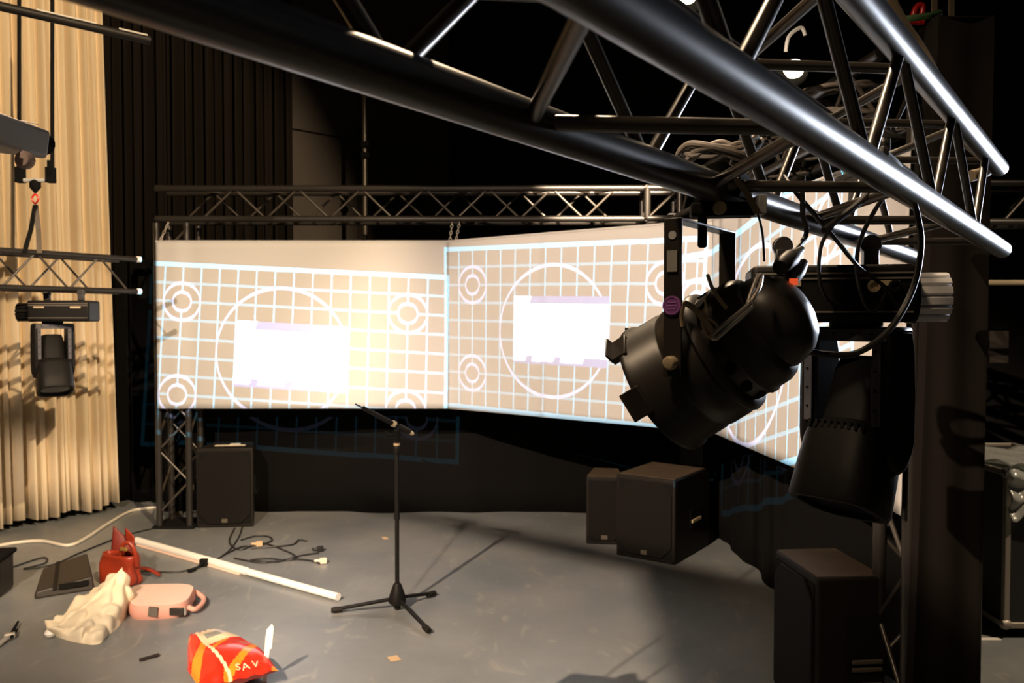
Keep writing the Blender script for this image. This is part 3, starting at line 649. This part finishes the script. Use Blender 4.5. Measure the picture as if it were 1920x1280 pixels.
MB().tube(smoothpath([fl0+RZb @ V(*p) for p in ((.02,-.02,.17),(.05,-.03,.25),(.09,-.02,.27),(.125,-.01,.22),(.13,0,.12))], 6), .013, 10).build('handle', M['red'], t, hb)
MB().box(fl0+RZb @ V(.075,-.045,.235), (.05,.012,.022), Matrix.Rotation(-.3,3,'Z')).build('buckle', M['gold'], t, hb, bevel=.003)
MB().grid(lambda u, v: F(262+38*u, 1064+14*u, .05-.03*u)+V(0,.04*(v-.5),.012*math.sin(3*u)), 10, 3).build('strap', M['red'], t, hb, solid=.008)
# cream cloth bag
pts = [(90,1192),(104,1180),(118,1160),(135,1148),(152,1128),(168,1112),(190,1098),(200,1080),(214,1072),(226,1070),(233,1082),(237,1110),(234,1135),(225,1160),(216,1176),(200,1182),(186,1204),(160,1207),(130,1200),(108,1192)]
cb = F(170,1190); t = thing('cloth_bag', 'crumpled cream cloth bag slumped on the floor left of the pink case', 'bag', cb)
ax0, ax1 = F(104,1188), F(226,1150)
from mathutils import noise as mnoise
ring = smoothpath([F(*p) for p in ((104,1190),(118,1198),(150,1206),(184,1208),(205,1190),(222,1176),(233,1160),(238,1146),(226,1136),(195,1136),(160,1146),(125,1168))], 6, True)
tipA, tipP = F(110,1188)+V(0,0,.03), F(231,1150)+V(0,0,.265)
def bagfn(u, v):
    n = len(ring); q = u*n; i = int(q) % n; base = ring[i].lerp(ring[(i+1) % n], q-int(q))
    ax = V(tipP.x-tipA.x, tipP.y-tipA.y, 0); sv = (base-tipA).dot(ax)/ax.length_squared; sv = max(0, min(1, sv*1.02))
    rid = tipA.lerp(tipP, sv**1.15); rid.z = .05+(tipP.z-.05)*sv**1.5
    out = base-V(rid.x, rid.y, 0); out = out.normalized() if out.length > 1e-4 else V(0,0,0)
    p = base.lerp(rid, v)+out*(.055*math.sin(math.pi*min(1, v*1.15))*(1-.5*sv))+V(0,0,.03*math.sin(math.pi*v))
    w = math.sin(math.pi*v)**.6
    nz = (abs(mnoise.noise(V(p.x*11, p.y*11, p.z*8)))*.10-.02+mnoise.noise(V(p.x*24, p.y*24, p.z*15))*.018)*w
    p = p+(out*.7+V(0,0,.6))*nz; p.z = max(.001, p.z); return p
MB().grid(bagfn, 96, 24).build('bag_body', M['cream'], t, cb, smooth=180)
q = F(95,1194); MB().lathe([(.001,0),(.022,.006),(.03,.022),(.022,.038),(.001,.044)], q, (0,0,1), 14).build('drawstring_bead', M['white'], t, cb)
# pink sleeve
pk = F(312,1158); t = thing('laptop_case', 'pink zipped laptop case lying on the floor beside the cream bag', 'case', pk)
ca_, cb_, cc_, cd_ = F(240,1166), F(352,1158), F(372,1116), F(240,1118)
def slab(u, v, z):
    return (ca_*(1-u)+cb_*u)*(1-v)+(cd_*(1-u)+cc_*u)*v+V(0,0,z)
cen = (ca_+cb_+cc_+cd_)/4
def pill(f, z): 
    def fn(u, v):
        a = u*2*math.pi; e = .5; cx = math.copysign(abs(math.cos(a))**e, math.cos(a)); cy = math.copysign(abs(math.sin(a))**e, math.sin(a))
        r, h = z(v); return slab(.5+.5*cx*r, .5+.5*cy*r, h)
    return fn
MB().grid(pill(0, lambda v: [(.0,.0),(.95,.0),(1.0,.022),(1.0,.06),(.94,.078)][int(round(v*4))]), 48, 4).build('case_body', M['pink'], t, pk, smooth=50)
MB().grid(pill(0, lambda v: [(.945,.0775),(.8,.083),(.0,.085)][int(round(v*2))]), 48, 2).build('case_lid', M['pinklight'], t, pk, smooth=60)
MB().tube(smoothpath([slab(.985,.15,.04), slab(1.10,.12,.03), slab(1.17,.35,.03), slab(1.14,.62,.03), slab(.985,.85,.04)], 6), .014, 10).build('carry_handle', M['pink'], t, pk)
MB().box(slab(.42,-.012,.05), (.05,.012,.05), Matrix.Rotation(.1,3,'Y')).build('label_patch', M['greycable'], t, pk)
MB().box(slab(.82,-.012,.042), (.08,.014,.04)).build('zip_pocket', M['folder'], t, pk, bevel=.003)
MB().tube([slab(.95,-.01,.06), slab(.96,-.02,.02)], .007, 8).build('zip_pull', M['steel'], t, pk)
# black folder bag
fb = F(120,1110); t = thing('document_bag', 'flat black leather bag lying on the floor left of the red handbag', 'bag', fb)
A_, B_, C_, D_ = F(64,1124), F(178,1106), F(166,1062), F(78,1082)
def fq(u, v, z): return (A_*(1-u)+B_*u)*(1-v)+(D_*(1-u)+C_*u)*v+V(0,0,z)
m = MB(); lo = [fq(u, v, .0) for u, v in ((0,0),(1,0),(1,1),(0,1))]; hi = [fq(.02,.02,.045), fq(.97,.03,.085), fq(.97,.97,.10), fq(.03,.97,.06)]
m.add(lo+hi, [(0,3,2,1),(4,5,6,7),(0,1,5,4),(1,2,6,5),(2,3,7,6),(3,0,4,7)]); m.build('bag_body', M['folder'], t, fb, bevel=.012, seg=3)
m = MB(); a0, a1 = [fq(.30,.0,.055), fq(.38,0,.057), fq(.38,.98,.08), fq(.30,.98,.078)], None
m.add([x+V(0,0,.004) for x in a0]+[x+V(0,0,-.02) for x in a0], [(0,1,2,3),(4,7,6,5),(0,4,5,1),(1,5,6,2),(2,6,7,3),(3,7,4,0)]); m.build('closing_strap', M['cabinet'], t, fb, bevel=.002)
MB().box(fq(.65,-.01,.055), (.16,.008,.03), Matrix.Rotation(math.atan2(B_.y-A_.y,B_.x-A_.x),3,'Z')).build('front_pocket', M['flat'], t, fb)
# dark case at the left edge
le = F(0,1128); t = thing('equipment_case', 'black soft case cut off by the left edge of the picture', 'case', le)
MB().box(le+V(-.19,.12,.12), (.29,.24,.24), Matrix.Rotation(.2,3,'Z')).build('case_body', M['folder'], t, le, bevel=.025, seg=3)
MB().box(le+V(-.19,.12,.235), (.32,.26,.03), Matrix.Rotation(.2,3,'Z')).build('case_lid', M['cloth'], t, le, bevel=.012)
# pliers-like multitool at left
tl = F(12,1196); t = thing('hand_tool', 'small steel hand tool with dark handles on the floor at the left edge', 'tool', tl)
MB().tube([F(-12,1216,.012), F(12,1196,.02)], .012, 8).build('tool_jaw', M['steel'], t, tl)
MB().box(F(18,1192,.02), (.05,.03,.03), Matrix.Rotation(.5,3,'Z')).build('tool_joint', M['steel'], t, tl, bevel=.004)
MB().tube([F(20,1190,.02), F(34,1165,.02)], [.010,.006], 8).build('tool_handle', M['flat'], t, tl)
MB().tube([F(22,1194,.02), F(32,1180,.02)], [.010,.006], 8).build('tool_handle', M['flat'], t, tl)
q = F(275,1233); m = MB().tube([F(262,1237,.008), F(298,1227,.008)], .009, 8)
tag(m.build('marker_pen', M['folder'], None, q), 'small dark pen lying on the bare floor below the pink case', 'pen')
# crisps bag
def crisps():
    o = F(380,1212); a = V(.56,-.83,0).normalized(); b = V(.83,.56,0).normalized(); Lb, Wb = .66, .34
    t = thing('crisp_bag', 'large red crisp bag with a window print, cut off by the bottom edge', 'crisp bag', o)
    def surf(u, v, top=1):
        uu = 2*u-1; vv = 2*v-1
        th = .125*(max(0, 1-abs(uu)**3.2))**.55*(max(0, 1-abs(vv)**3.2))**.55
        th *= 1+.06*math.sin(9*u+5*v)+.05*math.sin(14*v-4*u)
        pin = .34+.66*min(1, v*1.5)**.8
        return o+a*(Lb*v)+b*(Wb*(u-.5)*pin)+V(0, 0, .075+th*top*.60*pin+.004*math.sin(30*u)*(1-th/.13))
    def ptn(u, v):
        # printed pattern: cream stripes, window panel, red band, orange flames
        x, y = u, v
        if v < .05: return 0 if u < .55 else 2
        if abs(x-.20-.18*y) < .022: return 2
        if x > .20+.18*y and y < .50-.16*(x-.5):
            if y > .46-.16*(x-.5): return 2
            if y < .10: return 2
            if .20 < y < .36 and .36 < x < .66: return 3
            if x > .58 and y < .33: return 4
            return 2
        if x < .20+.18*y:
            return 1 if (math.sin(14*x+9*y) > .55 and y > .15) else 0
        return 1 if math.sin(10*x+17*y) > .78 else 0
    m = MB().grid(lambda u, v: surf(u, v, 1), 70, 90, ptn); m.grid(lambda u, v: surf(u, v, -1), 30, 40)
    body = m.build('bag_foil', [M['crispred'], M['crisporange'], M['crispcream'], M['crispgrey'], M['crisplilac']], t, o, smooth=80)
    for i, chh in enumerate('SAV'):
        cu = bpy.data.curves.new('letter', 'FONT'); cu.body = chh; cu.size = .052; cu.extrude = .0008; cu.align_x = 'CENTER'; cu.align_y = 'CENTER'
        tmp = bpy.data.objects.new('letter', cu); me = bpy.data.meshes.new_from_object(tmp); bpy.data.objects.remove(tmp)
        (tx, ty) = ((446,1269),(462,1262),(478,1254))[i]; u, v = min(((a_/40, b_/60) for a_ in range(3, 38) for b_ in range(3, 58)), key=lambda w: sum((x-y)**2 for x, y in zip(pix(surf(*w)), (tx, ty)))); p = surf(u, v); du = (surf(u+.01, v)-p).normalized(); dv = -(surf(u, v+.01)-p).normalized(); n = du.cross(dv).normalized(); dv = n.cross(du)
        R = Matrix((du, dv, n)).transposed().to_4x4()
        lo = bpy.data.objects.new('letter', me); me.materials.append(M['crispcream']); C.objects.link(lo); lo.parent = t
        lo.matrix_local = Matrix.Translation(p-o+n*.004) @ R
    return t
crisps()
k0 = F(497,1278); zz = k0.y-.15
m = MB(); pl_ = [(-.014,0),(.010,0),(.011,.10),(.013,.145),(.024,.15),(.026,.24),(.020,.255),(.012,.258),(-.010,.235),(-.014,.20)]
m.prism([(x*.85, y*1.0) for x, y in pl_], .004, V(k0.x, zz+.15, .0), V(1,0,0), V(.05,.10,1).normalized())
kn = m.build('plastic_knife', M['white'], None, V(k0.x, zz+.15, .0)); tag(kn, 'white plastic knife standing upright behind the red crisp bag', 'knife')
# white cable & black cables on the floor
cable('cable', [F(-40,1030,.012), F(30,1017,.012), F(80,1014,.012), F(128,1022,.012), F(165,1006,.012), F(200,983,.012), F(240,960,.012), F(270,953,.012), F(299,951,.012)], .012, M['whitecable'], 'thick white cable curving across the floor towards the left truss leg')
cable('cable', [F(20,1064,.006), F(80,1045,.006), F(85,1055,.006), F(45,1066,.006), F(100,1058,.006), F(150,1036,.006), F(230,1005,.006), F(310,985,.006)], .006, M['rubber'], 'thin black cable on the floor behind the black leather bag')
cable('cable', [F(262,1070,.006), F(330,1072,.006), F(372,1062,.006), F(420,1040,.006), F(446,1010,.006), F(455,985,.006)], .006, M['rubber'], 'thin black cable running past the white tube to the left loudspeaker')
def tangle(pts, label, r=.0058): return cable('cable', [F(*p) for p in [(x, y, .007+.004*(i % 2)) for i, (x, y) in enumerate(pts)]], r, M['rubber'], label)
tangle([(440,990),(430,1015),(450,1030),(490,1018),(530,1030),(556,1044),(540,1050),(500,1046),(470,1050),(520,1052),(560,1042),(598,1036)], 'black cable in the tangle left of the microphone stand, ending at the back')
tangle([(452,1012),(480,1004),(505,1006),(508,1014),(482,1022),(455,1024),(430,1035),(416,1042)], 'black cable in the tangle, nearest to the left loudspeaker')
tangle([(470,1028),(520,1024),(550,1020),(560,1012),(575,1014)], 'short black cable in the tangle, bent at its right end')
tangle([(440,1046),(490,1054),(540,1048),(580,1050),(600,1056)], 'black cable in the tangle, ending in the pale plug')
for (x, y, mt, lab) in ((606,1056,'paper','pale plug on the end of a tangled cable'),(600,1034,'rubber','black plug on the end of a tangled cable'),(486,1024,'scrap','small tan connector in the middle of the cable tangle')):
    q = F(x, y); mm = MB().box(q+V(0,0,.02), (.045,.035,.035), Matrix.Rotation(.4,3,'Z')); mm.lathe([(.012,0),(.009,.04)], q+V(-.02,0,.018), (-1,.1,0), 10)
    tag(mm.build('plug', M[mt], None, q, bevel=.004), lab, 'plug')
for (x, y, w, lab) in ((722,1008,.035,'tiny scrap of tape on the floor behind the microphone stand'),(739,1234,.05,'tiny scrap of paper on the floor in front of the microphone stand')):
    q = F(x, y, .002); tag(MB().box(q, (w,.06,.003), Matrix.Rotation(.5,3,'Z')).build('tape_scrap', M['scrap'], None, q), lab, 'scrap')
q0, q1 = F(1832,1198,.002), F(1874,1197,.002); tag(MB().box((q0+q1)/2, ((q1-q0).length,.03,.003)).build('floor_tape', M['tape'], None, (q0+q1)/2), 'white tape line on the floor right of the draped column', 'tape')
# ------------------------------------------------------------------ right edge
fc = F(1884,1196); t = thing('flight_case', 'black flight case with metal edges at the right edge', 'case', fc)
W3, D3, H3 = .60, .95, .86; c0 = V(fc.x, fc.y, 0)
MB().box(c0+V(W3/2,D3/2,.06+H3/2-.03), (W3,D3,H3-.06)).build('case_body', M['caseblack'], t, fc)
m = MB()
for x in (0, W3):
    for y in (0, D3): m.box(c0+V(x,y,.06+H3/2-.03), (.03,.03,H3-.05))
for z in (.07, H3):
    for y in (0, D3): m.box(c0+V(W3/2,y,z), (W3,.03,.03))
    for x in (0, W3): m.box(c0+V(x,D3/2,z), (.03,D3,.03))
m.build('edge_trim', M['casealu'], t, fc, bevel=.004)
for x in (0, W3):
    for z in (.075, H3): MB().lathe([(.001,-.03),(.024,-.02),(.03,0),(.024,.02),(.001,.03)], c0+V(x,0,z), (1,0,0), 12).build('corner_ball', M['casealu'], t, fc)
for x in (.06, W3-.06):
    for y in (.06, D3-.06): MB().lathe([(.03,-.015),(.03,.015)], c0+V(x,y,.03), (1,0,0), 14).build('caster', M['flat'], t, fc)
m = MB()
def film(u, v):
    return c0+V(-.01+.5*u, -.04+.10*math.sin(5*u)*.1+.02*math.sin(17*v+9*u)-.01*v, H3+.04-.26*v+.02*math.sin(23*u+4*v))
m.grid(film, 30, 24); m.grid(lambda u, v: c0+V(-.01+.5*u, -.04+.6*v, H3+.04+.02*math.sin(14*u+9*v)), 20, 20)
tag(m.build('plastic_sheet', M['film'], None, c0+V(0,0,H3), solid=.002), 'crumpled clear plastic sheet draped over the flight case', 'plastic sheet')
cable('stand_strut', [U(1842,890,5.2), U(1876,1100,4.7)], .016, M['brace'], 'thin dark strut slanting down between the draped column and the flight case', 'strut')
m = MB().tube([U(1850,530,6.3), V(7.96,6.3,U(1850,530,6.3).z)], .022, 12); tag(m.build('pipe', M['webbing'], None, U(1850,530,6.3)), 'dim tan horizontal pipe at the right edge, below the distant truss', 'pipe')
sg = U(1872,650,7.0); m = MB().box(sg, (.16,.02,.27)); tag(m.build('wall_sign', M['folder'], None, sg), 'dim framed notice in the dark at the right edge', 'sign')
bx = U(1868,940,6.6); tag(MB().box(V(bx.x+.3,bx.y+.2,.22), (.9,.4,.44)).build('low_crate', M['panel'], None, V(bx.x+.3,bx.y+.2,0), bevel=.01), 'low brown crate in the shade behind the flight case', 'crate')

# ------------------------------------------------------------------ projectors: real patterned light
def homog(src, dst):
    src = np.array(src, float); dst = np.array(dst, float)
    def nrm(p):
        c = p.mean(0); s = math.sqrt(2)/np.linalg.norm(p-c, axis=1).mean(); return np.array([[s,0,-s*c[0]],[0,s,-s*c[1]],[0,0,1]])
    T1, T2 = nrm(src), nrm(dst); A = []
    for (x, y), (u, v) in zip(src, dst):
        x, y, _ = T1 @ [x, y, 1]; u, v, _ = T2 @ [u, v, 1]
        A += [[x,y,1,0,0,0,-u*x,-u*y,-u],[0,0,0,x,y,1,-v*x,-v*y,-v]]
    h = np.linalg.svd(np.array(A))[2][-1].reshape(3, 3); return np.linalg.inv(T2) @ h @ T1
PAT = [
 [((1,0),(310.6,495)),((8,0),(552.5,507.5)),((16,0),(839,520)),((2,2),(341,563.6)),((14,2),(765,587)),((2,7),(332,739)),((16,6),(836,737)),((1,5),(301.2,669)),((11,5),(652,690))],
 [((2,0),(886,464)),((8,0),(1053,460.5)),((13,0),(1215.5,452.5)),((16,0),(1326,447)),((2,2),(886,535)),((2,7),(886,698)),((11,2),(1143,532)),((11,9),(1136,788)),((5,9),(961,774)),((8,8),(1047,745))],
 [((7,0),(1407.5,421)),((9,0),(1446,390)),((10,1),(1465.6,427)),((8,1),(1426.5,456)),((14,2),(1550,425)),((11,9),(1476,866)),((11,8),(1477,808)),((11,7),(1478,756)),((11,6),(1479,701)),((14,7),(1548,728)),((7.5,8),(1405,834)),((8,6.5),(1417,750))],
]
def pattern_light(name, P, a, b, pts, energy, rect, strength=(1,1)):
    H = homog([p[0] for p in pts], [p[1] for p in pts])
    # image point -> point on the screen plane -> direction from the projector; linear in (i,j,1)
    n = np.array([(b-a).y, -(b-a).x, 0.]); n /= np.linalg.norm(n); cam = np.array([0,0,EYE]); kd = n @ (np.array(a)*[1,1,0]-cam*[1,1,0])
    Rm = np.array([[1/FPX,0,-CX/FPX],[0,-SP/FPX,CP+CY/FPX*SP],[0,-CP/FPX,CY/FPX*CP-SP]])   # (px,py,1) -> ray
    G = Rm @ H                                           # ray(i,j)
    # X = cam + ray*kd/(n.ray); direction ~ ray*kd + (cam-P)*(n.ray)
    D = G*kd+np.outer(cam-np.array(P), n @ G)
    Mi = np.linalg.inv(D); Mi /= np.abs(Mi[2]).max()
    ctr = D @ np.array([8,4.5,1]); sgn = np.sign(ctr @ ((np.array(a)+np.array(b))/2+np.array([0,0,1.6])-np.array(P))); ctr *= sgn
    ld = bpy.data.lights.new(name, 'SPOT'); ld.energy = energy; ld.shadow_soft_size = 0.0; ld.spot_size = math.radians(75); ld.spot_blend = 0.0
    o = bpy.data.objects.new(name, ld); C.objects.link(o); o.location = P; o.rotation_euler = Vector(ctr).to_track_quat('-Z', 'Y').to_euler()
    ld.use_nodes = True; nt = ld.node_tree; em = next(x for x in nt.nodes if x.type == 'EMISSION'); L = nt.links.new
    def mk(op, x, y=None, z=None):
        nd = nt.nodes.new('ShaderNodeMath'); nd.operation = op
        for i, v in enumerate((x, y, z)):
            if v is None: continue
            if isinstance(v, (int, float)): nd.inputs[i].default_value = v
            else: L(v, nd.inputs[i])
        return nd.outputs[0]
    geo = nt.nodes.new('ShaderNodeNewGeometry')
    def dot(row):
        nd = nt.nodes.new('ShaderNodeVectorMath'); nd.operation = 'DOT_PRODUCT'; L(geo.outputs['Incoming'], nd.inputs[0]); nd.inputs[1].default_value = tuple(row); return nd.outputs['Value']
    w = dot(Mi[2]); i = mk('DIVIDE', dot(Mi[0]), w); j = mk('DIVIDE', dot(Mi[1]), w)
    lt = lambda x, v: mk('LESS_THAN', x, v); gt = lambda x, v: mk('GREATER_THAN', x, v); mul = lambda x, y: mk('MULTIPLY', x, y); mx = lambda x, y: mk('MAXIMUM', x, y); ab = lambda x: mk('ABSOLUTE', x)
    inb = lambda x, lo, hi: mul(gt(x, lo), lt(x, hi))
    fr = lambda x: ab(mk('SUBTRACT', mk('FRACT', mk('ADD', x, .5)), .5))
    ins = mul(inb(i, -.10, 16.10), inb(j, -.13, 9.13))
    edge = mk('SUBTRACT', 1., mul(inb(i, .08, 15.92), inb(j, .12, 8.88)))
    vl = lt(fr(i), .046); hl = lt(fr(j), .075)
    g_ = mx(mul(edge, 1.0), mx(mul(vl, .75), mul(hl, .42)))
    circ = None; hole = None
    def ring(cx_, cy_, r):
        d = mk('SQRT', mk('ADD', mk('POWER', mk('SUBTRACT', i, cx_), 2.), mk('POWER', mk('SUBTRACT', j, cy_), 2.)))
        # strokes are thicker where they run across
        q_ = mk('DIVIDE', mk('SUBTRACT', j, cy_), r); th = mk('ADD', .045, mul(mk('MINIMUM', mul(q_, q_), 1.), .055)); return d, mk('LESS_THAN', ab(mk('SUBTRACT', d, r)), th)
    for cx_ in (2, 14):
        for cy_ in (2, 7):
            d, r1 = ring(cx_, cy_, 1.0); _, r2 = ring(cx_, cy_, .5); rr = mx(r1, r2); hh = lt(d, .5)
            circ = rr if circ is None else mx(circ, rr); hole = hh if hole is None else mx(hole, hh)
    circ = mx(circ, ring(7.5, 4.5, 3.5)[1])
    g_ = mul(g_, mk('SUBTRACT', 1., hole)); 
    val = mx(mul(g_, strength[0]), mul(circ, .8*strength[0]))
    rm = None; white = None
    if rect:
        i0, i1, j0, j1, hd, ft = rect
        rm = mul(inb(i, i0, i1), inb(j, j0, j1))
        ish = mk('SUBTRACT', i, mul(mk('SUBTRACT', j, j0), -.35))     # slanted marks
        head = mul(mul(inb(j, j0, j0+hd), gt(ish, i0+1.15)), rm)
        foot = mul(gt(j, j1-ft), rm)
        lines = mx(mx(inb(ish, i0+.85, i0+2.0), inb(ish, i0+2.45, i0+3.85)), inb(ish, i0+4.3, i0+5.7))
        foot = mul(foot, mk('SUBTRACT', 1., mul(lines, inb(j, j1-ft*.86, j1-ft*.34))))
        body = mk('SUBTRACT', rm, mx(head, foot)); soft = mx(head, foot)
        rv = mk('ADD', mul(body, 5.0*strength[1]), mul(soft, .40*strength[1]))
        val = mk('ADD', mul(val, mk('SUBTRACT', 1., rm)), rv)
    val = mul(val, ins)
    def colmix(fac, c0, c1):
        nd = nt.nodes.new('ShaderNodeMix'); nd.data_type = 'RGBA'
        for k_, c in ((6, c0), (7, c1)):
            if isinstance(c, tuple): nd.inputs[k_].default_value = (*c, 1)
            else: L(c, nd.inputs[k_])
        L(fac, nd.inputs[0]); return nd
    mixn = colmix(circ, (.12,.66,1), (.50,.60,1))
    if rm is not None: mixn = colmix(rm, mixn.outputs[2], (.85,.92,1)); mixn = colmix(soft, mixn.outputs[2], (.12,.30,1))
    L(mixn.outputs[2], em.inputs['Color']); L(val, em.inputs['Strength']); return o
P2, P3 = V(-.40,.75,2.75), V(-1.55,1.9,2.5)
pattern_light('projector_light', P1, S0, S1, PAT[0], 2700, (5.0, 11.0, 2.85, 6.35, .45, .45), (.95, 1.1))
pattern_light('projector_light', P2, S1, S2, PAT[1], 2700, (4.97, 10.98, 2.62, 6.25, .40, .45), (.90, 1.05))
pattern_light('projector_light', P3, S2, S3, PAT[2], 1900, None, (.95, 1.0))

# ------------------------------------------------------------------ theatre lamps
def spot(name, loc, target, energy, col, size, blend=.3, rad=.05):
    ld = bpy.data.lights.new(name, 'SPOT'); ld.energy = energy; ld.color = col; ld.spot_size = math.radians(size); ld.spot_blend = blend; ld.shadow_soft_size = rad
    o = bpy.data.objects.new(name, ld); C.objects.link(o); o.location = loc; o.rotation_euler = (Vector(target)-Vector(loc)).to_track_quat('-Z','Y').to_euler(); return o
spot('stage_lamp', (-1.6,-2.2,4.6), (-2.15,6.0,.5), 2700, (1,.77,.57), 31, .8, .05)
spot('curtain_lamp', (1.2,.4,4.9), (-4.0,6.3,2.1), 2500, (1,.72,.43), 48, .35, .03)
spot('side_lamp', (-2.6,-.5,4.2), (.6,5.4,.4), 3500, (1,.75,.54), 46, .6, .014)
spot('truss_lamp', (1.5,2.6,5.0), (.75,6.5,2.86), 11000, (1,.76,.52), 14, .4, .05)
spot('gear_lamp', (-1.0,.5,4.7), (.85,1.95,2.0), 300, (1,.72,.46), 46, .5, .22)
spot('right_lamp', (4.6,2.6,4.9), (3.3,5.2,.6), 900, (1,.76,.52), 52, .4, .05)
spot('cool_lamp', (3.98,4.9,2.14), (1.0,2.0,1.95), 1250, (.80,.87,1), 30, .7, .30)
spot('top_lamp', (.55,3.9,4.9), (.9,1.8,2.1), 650, (1,.74,.48), 40, .6, .06)
# unseen lantern added round the side lamp; flags cut to darken the floor
LP = V(-2.6,-.5,4.2)
t = thing('added_lantern', 'added unseen lantern with flags that darken the floor, high on the left', 'stage light', LP)
ldir = (V(.6,5.4,.4)-LP).normalized()
MB().lathe([(.03,-.34),(.09,-.30),(.10,-.06),(.12,-.03),(.12,.03),(.11,.03),(.10,-.03),(.02,-.05)], LP, ldir, 24, capb=False).build('added_lantern_body', M['parblack'], t, LP)
MB().tube([LP-ldir*.18+V(0,0,.11), V(LP.x-.05,LP.y-.12,6.42)], .02, 10).build('hanging_pipe', M['tube_dull'], t, LP)
def flag(pts, f, name):
    vs = [LP+(V(*p)-LP)*f for p in pts]; n = ldir*.004; k = len(vs)
    MB().add(vs+[v+n for v in vs], [tuple(range(k))[::-1], tuple(range(k, 2*k))]+[(i, (i+1) % k, (i+1) % k+k, i+k) for i in range(k)]).build(name, M['flat'], t, LP)
    return vs
v1 = flag([(-1.35,7.2,0),(-1.15,7.35,0),(1.95,4.95,0),(1.75,4.62,0)], .12, 'shade_strip')
v2 = flag([(.84,5.55,0),(.70,3.76,0),(.62,2.2,0),(2.3,2.2,0),(2.3,4.3,0)], .12, 'shade_plate')
for q in (v1[3], v2[4], v1[0]): MB().tube([LP+ldir*.0+(q-LP).normalized()*.13-ldir*.02, q], .004, 6).build('shade_arm', M['steel'], t, LP)
GR = {'truss': 'black box trusses of the rig', 'chain': 'chains holding the screens', 'cable': 'loose cables', 'plug': 'cable plugs', 'speaker': 'black speaker boxes on the floor',
 'screen': 'projection screens in a row', 'sling': 'webbing slings', 'cable coil': 'coils of cable on the trusses', 'lamp': 'small lit lamps in the trusses', 'paper': 'papers on the left loudspeaker', 'scrap': 'scraps on the floor', 'backdrop': 'black backdrop cloths', 'strap': 'tan straps'}
NM = {'moving_head_light': 'moving head lights', 'black_curtain': 'black curtains at the back left', 'truss_tower': 'black truss legs'}
for o in bpy.data.objects:
    if o.parent is None and 'category' in o and 'group' not in o:
        gname = NM.get(o.name.split('.')[0]) or GR.get(o['category'])
        if gname: o['group'] = gname
w = bpy.data.worlds.new('world'); bpy.context.scene.world = w; w.use_nodes = True
w.node_tree.nodes['Background'].inputs[0].default_value = (.9,.75,.6,1); w.node_tree.nodes['Background'].inputs[1].default_value = .02

# ------------------------------------------------------------------ camera
cd = bpy.data.cameras.new('camera'); co = bpy.data.objects.new('camera', cd); C.objects.link(co)
cd.sensor_fit = 'HORIZONTAL'; cd.sensor_width = 22.3; cd.lens = FPX/1920*22.3; co.location = (0,0,EYE); co.rotation_euler = (math.pi/2-PIT,0,0); cd.clip_start = .02
cd.dof.use_dof = True; cd.dof.focus_distance = 1.75; cd.dof.aperture_fstop = 4.5
bpy.context.scene.camera = co
vs = bpy.context.scene.view_settings; vs.view_transform = 'Standard'; vs.look = 'None'; vs.exposure = 0; vs.gamma = 1; vs.use_curve_mapping = False
